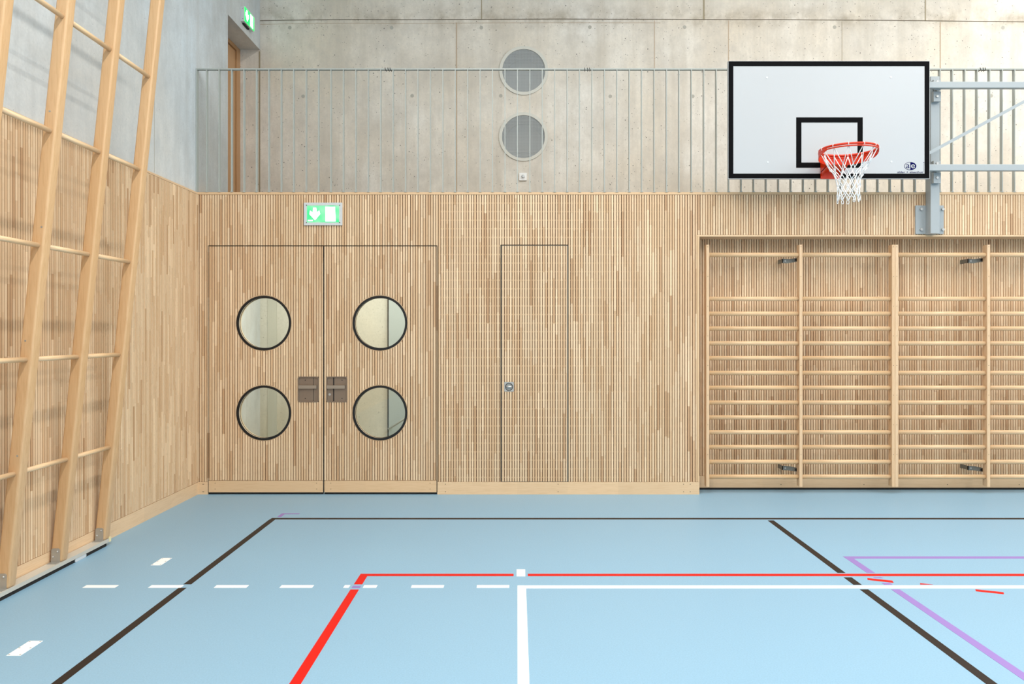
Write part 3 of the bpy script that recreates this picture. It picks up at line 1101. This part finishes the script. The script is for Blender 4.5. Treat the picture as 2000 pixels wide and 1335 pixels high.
for qx in (ex0 + 0.024, ex1 - 0.024):
    for qz in (ez0 + 0.024, ez1 - 0.024):
        A(MB().disc((qx, qz), 0.0045, YW - 0.0155, YW - 0.0135, n=10), 'screw', 'gap')

# sign above the niche on the left wall, its face towards the hall
sy0, sy1, sz0, sz1 = 8.29, 8.588, 4.866, 5.026
xo = -2.94
t = thing('exit_sign', 'lit green exit sign box on the left concrete wall above the gallery door niche', 'exit sign', (XC, (sy0 + sy1) / 2, sz0))
A = Loc(t)
A(MB().box(XC + 0.001, xo - 0.003, sy0, sy1, sz0, sz1), 'case', 'sign_case')
pnl = A(MB().box(xo - 0.003, xo, sy0 + 0.004, sy1 - 0.004, sz0 + 0.004, sz1 - 0.004), 'lit_panel', 'green')
L_, H_ = sy1 - sy0, sz1 - sz0
arrow2 = [(0.17, 0.88), (0.29, 0.88), (0.31, 0.60), (0.40, 0.72), (0.42, 0.50), (0.25, 0.13), (0.07, 0.48), (0.08, 0.70), (0.16, 0.60)]
A(MB().prism(to(arrow2, sy0, sz0, L_, H_), xo, xo + 0.0015, 'YZ'), 'arrow', 'sign_white', pnl)
A(MB().prism(to([(0.57, 0.08), (0.87, 0.08), (0.87, 0.92), (0.57, 0.92)], sy0, sz0, L_, H_), xo, xo + 0.0015, 'YZ'), 'doorway_symbol', 'sign_white', pnl)
mb = MB()
mb.prism(to(MAN[0], sy0 + 0.56 * L_, sz0 + 0.06 * H_, 0.34 * L_, 0.8 * H_), xo + 0.0015, xo + 0.0025, 'YZ')
mb.disc((sy0 + 0.68 * L_, sz0 + 0.78 * H_), 0.009, xo + 0.0015, xo + 0.0025, 'YZ')
A(mb, 'running_figure', emit_mat('sign_figure_pale', (0.55, 1.0, 0.7), 1.0), pnl)
A(MB().box(XC + 0.001, XC + 0.022, sy0 + 0.05, sy1 - 0.09, sz0 - 0.014, sz0 - 0.0005), 'mounting_foot', 'gap')
for qz in (sz0 + 0.025, sz1 - 0.025):
    A(MB().disc(((XC + xo) / 2, qz), 0.003, sy0 - 0.0015, sy0, n=10), 'screw', 'gap')

# ---------------------------------------------------------------- wall bars
YP0, YP1 = 7.15, 7.222
K = YP0 / F


def px_post(px):
    return (px - 1010) * K


ZP0, ZP1 = 1.5 - (950 - 650) * K, 1.5 + (650 - 477.6) * K
RUNG_PX = [497.3] + [583.2 + 28.93 * k for k in range(13)]


def wall_bars(pxs, label, brk):
    xs_ = [px_post(p) for p in pxs]
    t = thing('wall_bars', label, 'wall bars', (xs_[1], (YP0 + YP1) / 2, ZP0), group='wall bar units in the recess')
    A = Loc(t)
    hw = 0.0148
    for x_ in xs_:
        mb = MB()
        mb.rbox(x_ - hw, x_ + hw, YP0, YP1, ZP0, ZP1, 0.003, 'Z', n=2)
        for k in range(8):
            zz = ZP1 - 0.02 - k * 0.276
            mb.disc((x_, max(zz, ZP0 + 0.03)), 0.0028, YP0 - 0.0006, YP0 + 0.001, n=8, mi=1)
        A(mb, 'post', ['bar_post', 'gap'])
    for bay in range(2):
        a, b_ = xs_[bay] + hw - 0.001, xs_[bay + 1] - hw + 0.001
        for i, py in enumerate(RUNG_PX):
            yc = YP0 + (0.030 if i else 0.024)
            z = 1.5 + (650 - py) * yc / F
            o = MB().tube([(a, yc, z), (b_, yc, z)], 0.0205, 16, ry=0.0165)
            ob = A(o, 'rung', 'rung', loc=((a + b_) / 2, yc, z))
    for x_, off in brk:
        xx = px_post(x_)
        for py, dz in ((509.5, 0.007), (911, -0.02)):
            z = 1.5 + (650 - py) * 7.28 / F
            pts_ = [(xx - 0.15, z - 0.024 + off), (xx - 0.10, z - 0.026 + off), (xx - 0.012, z - 0.018 + dz), (xx - 0.004, z + dz), (xx - 0.012, z + 0.018 + dz), (xx - 0.09, z + 0.014), (xx - 0.15, z + 0.018)]
            mb = MB().prism(pts_, 7.232, 7.238, 'XZ')
            mb.box(xx - 0.15, xx - 0.144, 7.232, Y_REC - 0.001, z - 0.022, z + 0.016)
            br = A(mb, 'wall_bracket', 'bracket', label='grey steel hinge bracket behind the post')
            A(MB().disc((xx - 0.022, z + dz), 0.010, 7.222, 7.2325, n=16), 'pivot', 'rubber', br)
            A(MB().disc((xx - 0.125, z - 0.004), 0.008, 7.226, 7.2325, n=6), 'bolt', 'bolt', br)
            A(MB().disc((xx - 0.0, z + dz), 0.006, 7.2215, 7.233, n=10), 'link_pin', 'galv', br)
    return t


wall_bars([1382.5, 1564.5, 1745.2], 'leftmost wall bar unit of ash rungs in the recess, left of the paired posts', [(1565.5, 0)])
wall_bars([1751.6, 1931.2, 2112], 'second wall bar unit of ash rungs, right of the paired posts under the steel bracket', [(1932, 0)])
wall_bars([2118.5, 2299.5, 2480], 'third wall bar unit of ash rungs at the far right end of the recess', [(2300, 0)])

# ---------------------------------------------------------------- basketball hoop
YBd = 6.872
SBd = YBd / F


def hx_(px, y=YBd):
    return (px - 1010) * y / F


def hz_(py, y=YBd):
    return 1.5 + (650 - py) * y / F


bx0, bx1, bz0, bz1 = hx_(1422), hx_(1816), hz_(349), hz_(119)
t = thing('basketball_hoop', 'white basketball backboard with orange rim and net on swing-out steel arms', 'basketball hoop', ((bx0 + bx1) / 2, YW, bz0))
A = Loc(t)
bd = A(MB().box(bx0, bx1, YBd, YBd + 0.03, bz0, bz1), 'backboard', 'board_white')
e = 0.0035
A(MB().prism([(bx0 + e, bz0 + e), (bx1 - e, bz0 + e), (bx1 - e, bz1 - e), (bx0 + e, bz1 - e)], YBd - 0.001, YBd + 0.001, 'XZ', 0,
             holes=[[(bx0 + 0.047, bz0 + 0.047), (bx0 + 0.047, bz1 - 0.047), (bx1 - 0.047, bz1 - 0.047), (bx1 - 0.047, bz0 + 0.047)]]), 'border', 'black', bd, label='black border line')
qx0, qx1, qz0, qz1 = hx_(1555), hx_(1685), hz_(327.5), hz_(229)
A(MB().prism([(qx0, qz0), (qx1, qz0), (qx1, qz1), (qx0, qz1)], YBd - 0.001, YBd + 0.001, 'XZ', 0,
             holes=[[(qx0 + 0.047, qz0 + 0.047), (qx0 + 0.047, qz1 - 0.047), (qx1 - 0.047, qz1 - 0.047), (qx1 - 0.047, qz0 + 0.047)]]), 'target_square', 'black', bd, label='black target rectangle')
for px, py in ((1498, 151.5), (1740, 150.5), (1499.5, 316.5), (1741, 315.5)):
    A(MB().disc((hx_(px), hz_(py)), 0.009, YBd - 0.002, YBd + 0.001, n=16), 'screw', 'sign_case', bd)


def text_mesh(body, size, mat, x, z, y, name, parent, A, sx=1.0, extr=0.0004):
    cu = bpy.data.curves.new('letters', 'FONT')
    cu.body = body
    cu.size = size
    cu.align_x = 'CENTER'
    cu.align_y = 'CENTER'
    cu.extrude = extr
    tmp = bpy.data.objects.new('letters', cu)
    C.objects.link(tmp)
    bpy.context.view_layer.update()
    me = bpy.data.meshes.new_from_object(tmp.evaluated_get(bpy.context.evaluated_depsgraph_get()))
    bpy.data.objects.remove(tmp)
    bpy.data.curves.remove(cu)
    for v in me.vertices:
        a, b_, c = v.co
        v.co = (x + a * sx, y - c, z + b_)
    me.materials.clear()
    me.materials.append(M[mat])
    me.name = name
    o = bpy.data.objects.new(name, me)
    C.objects.link(o)
    wp = Vector((0, 0, 0))
    q = parent
    while q:
        wp += q.location
        q = q.parent
    o.parent = parent
    o.location = -wp
    return o


def ell(cx, cz, rx, rz, n=48, a0=0.0, a1=2 * PI):
    full = abs(a1 - a0 - 2 * PI) < 1e-6
    m = n if full else n + 1
    return [(cx + rx * math.cos(a0 + (a1 - a0) * k / n), cz + rz * math.sin(a0 + (a1 - a0) * k / n)) for k in range(m)]


lx, lz = hx_(1777.8), hz_(324.2)
lg = A(MB().prism(ell(lx, lz, 0.054, 0.036), YBd - 0.0009, YBd + 0.001, 'XZ'), 'logo', 'navy', bd, label='oval navy and white emblem')
A(MB().prism(ell(lx, lz, 0.050, 0.032, 32, PI / 2, 1.5 * PI), YBd - 0.0013, YBd - 0.0009, 'XZ'), 'logo_half', 'board_white', lg)
text_mesh('a', 0.074, 'navy', lx - 0.023, lz + 0.004, YBd - 0.0017, 'letter', lg, A, 1.15)
text_mesh('e', 0.074, 'board_white', lx + 0.023, lz + 0.004, YBd - 0.0014, 'letter', lg, A, 1.15)
text_mesh('alder + eisenhut', 0.027, 'navy', hx_(1777.3), hz_(336.2), YBd - 0.0012, 'lettering', bd, A, 1.3)
A(MB().disc((hx_(1804.3), hz_(317.5)), 0.004, YBd - 0.001, YBd + 0.001, n=10).box(hx_(1804.15), hx_(1804.4), YBd - 0.001, YBd, hz_(337), hz_(320)), 'fine_print', 'navy', bd)
# steel frame behind the board
mb = MB()
for q in (hz_(165, 6.95), hz_(326.5, 6.95)):
    mb.box(bx0 + 0.2, bx1 - 0.1, YBd + 0.031, YBd + 0.04, q - 0.02, q + 0.02)
A(mb, 'board_frame', 'steel')
# arms
YA0, YA1 = 6.915, 6.965
XE = 4.98
z_arm = (hz_(165.2, YA0), hz_(326.6, YA0))
for z in z_arm:
    A(MB().rbox(bx0 + 0.35, XE + 0.04, YA0, YA1, z - 0.0285, z + 0.0285, 0.004, 'X', n=2), 'support_arm', 'steel')
za, zb_ = hz_(300.5, YA0 - 0.012), z_arm[0] - 0.02
xa = hx_(1810, YA0)
slope = (hz_(198, YA0) - hz_(297, YA0)) / (hx_(2000, YA0) - hx_(1817, YA0))
xb = xa + (zb_ - za) / slope
d = Vector((xb - xa, 0, zb_ - za)).normalized()
nrm = Vector((-d.z, 0, d.x)) * 0.0135
a_, b_ = Vector((xa, 0, za)), Vector((xb, 0, zb_))
mb = MB().prism([(q.x, q.z) for q in (a_ - nrm, b_ - nrm, b_ + nrm, a_ + nrm)], YA0 - 0.012, YA0 - 0.002, 'XZ')
A(mb, 'brace', 'steel')
# posts on the wall
PX0, PX1 = (1817.7 - 1010) * 7.04 / F, (1835.5 - 1010) * 7.04 / F
ZPB, ZPT = 1.5 + (650 - 455.5) * 7.04 / F, 1.5 + (650 - 149) * 7.04 / F


def wall_post(dx):
    x0, x1 = PX0 + dx, PX1 + dx
    mb = MB().rbox(x0, x1, 7.04, 7.128, ZPB, ZPT, 0.003, 'Z', n=2)
    po = A(mb, 'wall_post', 'steel')
    mpx0, mpx1 = (1788 - 1010) * 7.13 / F + dx, (1843 - 1010) * 7.13 / F + dx
    mz0, mz1 = 1.5 + (650 - 456.5) * 7.13 / F, 1.5 + (650 - 401) * 7.13 / F
    A(MB().box(mpx0, mpx1, 7.1285, 7.139, mz0, mz1), 'mounting_plate', 'steel', po)
    for cx in (mpx0 + 0.05, mpx1 - 0.012):
        for cz in (mz0 + 0.04, mz1 - 0.036):
            A(MB().disc((cx, cz), 0.013, 7.112, 7.1285, n=6), 'bolt', 'bolt', po)
    for za_, zb2, zc_ in ((z_arm[0] + 0.030, z_arm[0] + 0.072, 0.045), (z_arm[0] - 0.125, z_arm[0] - 0.036, -0.085), (z_arm[1] + 0.030, z_arm[1] + 0.078, 0.048), (z_arm[1] - 0.125, z_arm[1] - 0.030, -0.078)):
        lug = A(MB().box(x0 + 0.006, x1 - 0.012, 7.0, 7.0395, za_, zb2), 'hinge_lug', 'steel', po)
        zc2 = (za_ + zb2) / 2
        A(MB().disc(((x0 + x1) / 2 - 0.006, zc2), 0.012, 6.988, 7.0, n=6), 'bolt', 'bolt', po)
    for z in z_arm:
        A(MB().tube([((x0 + x1) / 2, 7.015, z - 0.06), ((x0 + x1) / 2, 7.015, z + 0.05)], 0.011, 12), 'hinge_pin', 'galv', po)
        A(MB().box(x0 + 0.015, x1 - 0.015, YA1, 7.012, z - 0.02, z + 0.02), 'hinge_block', 'steel', po)


wall_post(0.0)
wall_post(XE - PX1)

# rim
RXC, RYC, RZ = hx_(1621.5), YBd - 0.375, 3.052
R0 = 0.2285
mb = MB()
n = 72
mb.tube([(RXC + R0 * math.cos(2 * PI * k / n), RYC + R0 * math.sin(2 * PI * k / n), RZ) for k in range(n)], 0.0095, 12, closed=True)
rim = A(mb, 'rim', 'rim')
# lower ring strip
mb = MB()
mb.tube([(RXC + (R0 + 0.004) * math.cos(2 * PI * k / n), RYC + (R0 + 0.004) * math.sin(2 * PI * k / n), RZ - 0.020) for k in range(n)], 0.006, 8, closed=True)
A(mb, 'lower_ring', 'rim', rim)
# sheet apron hanging under the board side of the ring
ou, inn = [], []
for k in range(0, 49):
    a = math.radians(-22) + math.radians(224) * k / 48
    u = abs(k - 24) / 24
    hgt = 0.030 + 0.055 * (1 - u ** 2.6)
    ca, sa = math.cos(a), math.sin(a)
    rr0, rr1 = R0 + 0.004, R0 + 0.008
    ou.append([(RXC + rr0 * ca, RYC + rr0 * sa, RZ - 0.004), (RXC + rr1 * ca, RYC + rr1 * sa, RZ - 0.004), (RXC + rr1 * ca, RYC + rr1 * sa, RZ - hgt), (RXC + rr0 * ca, RYC + rr0 * sa, RZ - hgt)])
A(MB().rings(ou, smooth=False), 'apron', 'rim', rim)
# bracket to the board
bx_c = RXC
mb = MB()
mb.box(bx_c - 0.088, bx_c + 0.088, YBd - 0.012, YBd - 0.002, bz0 - 0.002, RZ - 0.012)
mb.hexa([(bx_c - 0.088, RYC + R0 - 0.03, RZ - 0.085), (bx_c + 0.088, RYC + R0 - 0.03, RZ - 0.085), (bx_c + 0.088, YBd - 0.012, RZ - 0.12), (bx_c - 0.088, YBd - 0.012, RZ - 0.12),
         (bx_c - 0.088, RYC + R0 - 0.03, RZ - 0.078), (bx_c + 0.088, RYC + R0 - 0.03, RZ - 0.078), (bx_c + 0.088, YBd - 0.012, RZ - 0.112), (bx_c - 0.088, YBd - 0.012, RZ - 0.112)])
for sx in (-1, 1):
    mb.prism([(RYC + R0 * 0.88, RZ - 0.006), (YBd - 0.012, RZ - 0.006), (YBd - 0.012, RZ - 0.15), (RYC + R0 * 0.88, RZ - 0.085)][::-1], bx_c + sx * 0.084 - 0.004, bx_c + sx * 0.084 + 0.004, 'YZ')
A(mb, 'bracket', 'rim', rim)
# net
prof = [(0.0, 0.226), (-0.045, 0.212), (-0.09, 0.188), (-0.135, 0.160), (-0.18, 0.132), (-0.225, 0.110), (-0.27, 0.097), (-0.31, 0.091), (-0.35, 0.089), (-0.39, 0.092), (-0.43, 0.094)]


def prad(h):
    for (h0, r0), (h1, r1) in zip(prof, prof[1:]):
        if h >= h1:
            f = (h - h0) / (h1 - h0)
            return r0 + (r1 - r0) * f
    return prof[-1][1]


NL = 12
levels = [-0.012, -0.155, -0.215, -0.268, -0.318, -0.365, -0.408]
mb = MB()


def node(j, lev):
    """knot j of a level; odd levels are shifted half a pitch"""
    sh = 0.5 if lev % 2 else 0.0
    a = 2 * PI * (j + sh) / NL + 0.13
    rnd = random.Random(j * 17 + lev)
    rr2 = prad(levels[lev]) + (rnd.uniform(-0.006, 0.006) if lev else 0)
    a += rnd.uniform(-0.03, 0.03) if lev else 0
    zz = levels[lev] + (rnd.uniform(-0.008, 0.008) if lev else 0)
    return Vector((RXC + rr2 * math.cos(a), RYC + rr2 * math.sin(a), RZ + zz))


for lev in range(len(levels) - 1):
    for j in range(NL):
        p0 = node(j % NL, lev)
        nb = (j, j - 1) if lev % 2 == 0 else (j, j + 1)
        for q in nb:
            p1 = node(q % NL, lev + 1)
            midp = (p0 + p1) / 2
            c2 = Vector((RXC, RYC, midp.z))
            v = midp - c2
            rad_ = prad(midp.z - RZ)
            midp = c2 + v.normalized() * (rad_ * 0.97)
            mb.tube([p0, midp, p1], 0.0036, 6)
        if lev > 0:
            mb.tube([p0 + Vector((0, 0, 0.007)), p0 - Vector((0, 0, 0.007))], 0.0050, 8)
for j in range(NL):
    p0 = node(j, len(levels) - 1)
    rnd = random.Random(j + 99)
    c2 = Vector((RXC, RYC, p0.z))
    tg = Vector((-(p0 - c2).y, (p0 - c2).x, 0)).normalized()
    ring = [p0 + tg * 0.010 * math.sin(2 * PI * k / 10) + Vector((0, 0, -0.016 + 0.016 * math.cos(2 * PI * k / 10))) for k in range(10)]
    mb.tube(ring, 0.0028, 6, closed=True)
    p1 = node(j, 0)
    c1 = Vector((RXC, RYC, p1.z))
    outv = (p1 - c1).normalized()
    ring = [Vector((RXC, RYC, RZ)) + outv * (R0 + 0.013 * math.cos(2 * PI * k / 10)) + Vector((0, 0, -0.004 + 0.014 * math.sin(2 * PI * k / 10))) for k in range(10)]
    mb.tube(ring, 0.0026, 6, closed=True)
A(mb, 'net', 'net', label='white cord net')

# ---------------------------------------------------------------- climbing frame on the left wall
SL = 0.1063


def xr(z):
    return -2.8595 + SL * (z - 0.70)


YN = [5.378 - 0.5097 * k for k in range(5)]      # near faces of the posts
t = thing('climbing_frame', 'tall leaning timber climbing frame of thick posts and round rungs against left wall', 'climbing frame', (-2.93, YN[2], 0))
A = Loc(t)
ZF0, ZF1 = 0.05, 6.2
PT = 0.074
for i, yn in enumerate(YN):
    # rounded post, sheared to its lean
    h = 0.037
    r_ = 0.013
    sec = []
    for cu, cv, a in ((h - r_, PT - r_, 0), (-h + r_, PT - r_, PI / 2), (-h + r_, r_, PI), (h - r_, r_, 1.5 * PI)):
        for k in range(6):
            tt = a + PI / 2 * k / 5
            sec.append((cu + r_ * math.cos(tt), cv + r_ * math.sin(tt)))
    rings = []
    for z in (ZF0, ZF0 + 0.004, ZF0 + 0.012, 1.5, 3.0, 4.5, ZF1):
        sc_ = 0.86 if z == ZF0 else (0.95 if z == ZF0 + 0.004 else 1.0)
        rings.append([(xr(z) - 0.003 * (z - 0.7) + a * sc_, yn + PT / 2 + (b_ - PT / 2) * sc_, z) for a, b_ in sec])
    po = A(MB().rings(rings, smooth=True), 'post', 'post', loc=(0, i * 0.0, 0))
    for p in po.data.polygons:
        p.use_smooth = True
    md = po.modifiers.new('edges', 'EDGE_SPLIT')
    md.split_angle = math.radians(40)
    # steel foot angle
    x0 = xr(0.09)
    mb = MB().prism([(x0 - 0.030, 0.048), (x0 + 0.026, 0.048), (x0 + 0.028, 0.128), (x0 + 0.020, 0.136), (x0 - 0.018, 0.136), (x0 - 0.026, 0.128)], yn - 0.004, yn - 0.0005, 'XZ')
    mb.box(x0 - 0.030, x0 + 0.030, yn - 0.045, yn - 0.001, 0.0475, 0.0505)
    fb = A(mb, 'foot_bracket', 'galv', po, label='grey steel foot bracket')
    for bx2, bz2 in ((x0 + 0.012, 0.117), (x0 - 0.016, 0.083)):
        n = 12
        A(MB().rings([[(bx2 + r * math.cos(2 * PI * k / n), yn + y, bz2 + r * math.sin(2 * PI * k / n)) for k in range(n)] for r, y in ((0.0065, -0.004), (0.006, -0.008), (0.003, -0.010))]), 'bolt', 'bolt', po)
    if i == 2:
        for px, py in ((95, 217), (84, 443), (47, 665), (37, 890)):
            zz = 1.5 + (650 - py) * yn / F
            xx = (px - 1010) * yn / F
            xx = min(max(xx, xr(zz) - 0.012), xr(zz) + 0.012)
            A(MB().disc((xx, zz), 0.0055, yn - 0.0012, yn + 0.002, n=12), 'screw', 'galv', po)
for k in range(9):
    z = 0.700 + 0.6494 * k
    for i in range(4):
        y1_, y0_ = YN[i] + 0.004, YN[i + 1] + PT - 0.004
        A(MB().tube([(xr(z), y0_, z), (xr(z), y1_, z)], 0.0150, 16), 'rung', 'rung_y')
A(MB().box(-2.958, -2.892, YN[4] - 0.1, YN[0] + 0.03, 0.0005, 0.024), 'rail_shade', 'gap', label='dark strip standing in for the shadow under the base rail')  # dark box stands in for the shadow gap below the rail
A(MB().box(-2.960, -2.886, YN[4] - 0.1, YN[0] + 0.055, 0.024, 0.0475), 'base_rail', 'base_rail', label='grey steel base rail')
A(MB().box(-2.912, -2.886, YN[0] + 0.056, YN[0] + 0.082, 0.022, 0.054), 'rubber_stop', 'cream', label='cream rubber stop')
for yy in (5.02, 3.9):
    A(MB().rbox(-2.915, -2.888, yy, yy + 0.13, 0.001, 0.0235, 0.009, 'X', n=4), 'roller', 'sign_case')
for i in (0, 4):
    A(MB().box(XC + 0.001, xr(5.9) - 0.034, YN[i] + 0.02, YN[i] + 0.055, 5.87, 5.93), 'wall_arm', 'galv')

# ---------------------------------------------------------------- court lines and floor plates


def fy_(py):
    return 1.5 * F / (py - 650)


def line_rect(x0, x1, y0, y1, mat, label):
    MB().box(x0, x1, y0, y1, -0.002, 0.0008).build('court_line', mat, fl, label=label)


def seg_y(xc, ys_, mat, label, wd=0.05, xw=None):
    for a, b_ in ys_:
        line_rect(xc - wd / 2, xc + wd / 2, fy_(b_), fy_(a), mat, label)


YBK = fy_(1012.4)
line_rect(-1.966 - 0.024, RX - 0.6, YBK - 0.025, YBK + 0.025, 'line_black', 'black line parallel to the slat wall')
for a, b_ in ((YBK - 0.026, fy_(1140.5)), (fy_(1147.5), -7.0)):
    line_rect(-1.970 - 0.0235, -1.970 + 0.0235, b_, a, 'line_black', 'black line at the left side of the court')
for a, b_ in ((fy_(1015.8), fy_(1118.3)), (fy_(1127), fy_(1141.5)), (fy_(1150.6), -7.0)):
    line_rect(2.03 - 0.0245, 2.03 + 0.0245, b_, a, 'line_black', 'black line at the right side of the court')
# violet
YV = fy_(1088.2)
line_rect(2.214 - 0.026, RX - 1.5, YV - 0.025, YV + 0.025, 'line_violet', 'violet line parallel to the slat wall')
for a, b_ in ((YV - 0.025, fy_(1118.2)), (fy_(1126.5), fy_(1128.6)), (fy_(1137.6), fy_(1141.3)), (fy_(1150.6), -7.0)):
    line_rect(2.214 - 0.025, 2.214 + 0.025, b_, a, 'line_violet', 'violet line running towards the camera')
XS = (554 - 1010) * fy_(1003) / F
line_rect(XS - 0.02, XS + 0.13, fy_(1003.6), fy_(1002), 'line_violet', 'short violet corner mark')
line_rect(XS - 0.02, XS + 0.012, fy_(1009), fy_(1003.6), 'line_violet', 'short violet corner mark')
# red
YRD = fy_(1122.3)
line_rect(-0.95 - 0.025, -0.022, YRD - 0.023, YRD + 0.023, 'line_red', 'red line left of the white mark')
line_rect((1031 - 1010) * YRD / F, RX - 0.6, YRD - 0.023, YRD + 0.023, 'line_red', 'red line right of the white mark')
for a, b_ in ((YRD - 0.023, fy_(1140.6)), (fy_(1150.8), -7.0)):
    line_rect(-0.95 - 0.025, -0.95 + 0.025, b_, a, 'line_red', 'red line running towards the camera')
YWH = fy_(1145.6)
line_rect(-0.95 - 0.025, -0.95 + 0.025, YWH - 0.018, YWH + 0.018, 'line_violet', 'violet patch where lines cross')


def quad(pp, mat, label):
    q = [((a - 1010) * fy_(b_) / F, fy_(b_)) for a, b_ in pp]
    MB().prism(q, -0.002, 0.0008, 'XY').build('court_line', mat, fl, label=label)


quad([(1694.5, 1132), (1745.5, 1137.7), (1743, 1133.4), (1694, 1128.3)], 'line_red', 'red dash of the broken arc')
quad([(1797.5, 1141), (1823, 1141), (1797, 1138.4)], 'line_red', 'red dash of the broken arc')
quad([(1906, 1154.2), (1961, 1160), (1960, 1156), (1905, 1150.3)], 'line_red', 'red dash of the broken arc')
# white
line_rect(0.002, 0.0525, -7.0, YWH + 0.025, 'line_white', 'white line running towards the camera')
line_rect(0.0525, RX - 0.6, YWH - 0.025, YWH + 0.025, 'line_white', 'white line parallel to the slat wall')
line_rect(-0.003, 0.0505, fy_(1125), fy_(1111.3), 'line_white', 'short white mark on the red line')
YD = 4.548
for k in range(7):
    a = -2.562 + 0.3872 * k
    spans = [(a, a + 0.192)] if k != 4 else [(a - 0.012, a + 0.018), (a + 0.128, a + 0.192)]
    if k == 4:
        spans = [((672 - 1010) * YD / F, (682.5 - 1010) * YD / F), ((710 - 1010) * YD / F, (736 - 1010) * YD / F)]
    for s0, s1 in spans:
        line_rect(s0, s1, YD - 0.024, YD + 0.024, 'line_white', 'white dash of the broken line')
for pp, lab in (([(296, 1103.5), (318, 1103.5), (334, 1089.2), (314, 1089.2)], 'small white screwed floor plate nearer the slat wall'),
                ([(12, 1280), (42, 1280), (81.5, 1251.2), (58, 1251.2)], 'larger looking white screwed floor plate nearest the camera at lower left')):
    q = [((a - 1010) * fy_(b_) / F, fy_(b_)) for a, b_ in pp]
    x0, x1 = min(a for a, _ in q), max(a for a, _ in q)
    xm = sum(a for a, _ in q) / 4
    ya, yb = min(b_ for _, b_ in q), max(b_ for _, b_ in q)
    wd = 0.066
    t = thing('floor_plate', lab, 'floor plate', (xm, (ya + yb) / 2, 0), group='screwed floor plates')
    A = Loc(t)
    A(MB().box(xm - wd / 2, xm + wd / 2, ya, yb, 0.0, 0.0015), 'cover', 'line_white')
    for sx in (-1, 1):
        for fy2 in (0.06, 0.5, 0.94):
            A(MB().disc((xm + sx * (wd / 2 - 0.007), ya + (yb - ya) * fy2), 0.0045, 0.0014, 0.0021, 'XY', 10), 'screw', 'galv')

# ---------------------------------------------------------------- lamp housings under the ceiling
labs = ('long ceiling lamp row over the climbing frame side', 'long ceiling lamp row over the middle of the hall', 'long ceiling lamp row over the right side of the hall')
for rx, ye, lab in zip(ROWS, ROW_END, labs):
    t = thing('ceiling_light', lab, 'ceiling light', (rx, 0.2, 6.5), group='lamp rows')
    A = Loc(t)
    A(MB().box(rx - 0.16, rx + 0.16, -5.35, ye + 0.05, 6.48, 6.56), 'housing', 'sign_case')
    for yy in (-4.5, 0.2, 4.9):
        A(MB().tube([(rx, yy, 6.56), (rx, yy, CEIL)], 0.006, 8), 'hanger', 'galv')
t = thing('corridor_lamp', 'lamp under the gallery slab behind the double door', 'ceiling light', (-1.2, 7.95, 2.55))
Loc(t)(MB().box(-2.82, 0.42, 7.68, 8.22, 2.51, 2.549), 'housing', 'sign_case')
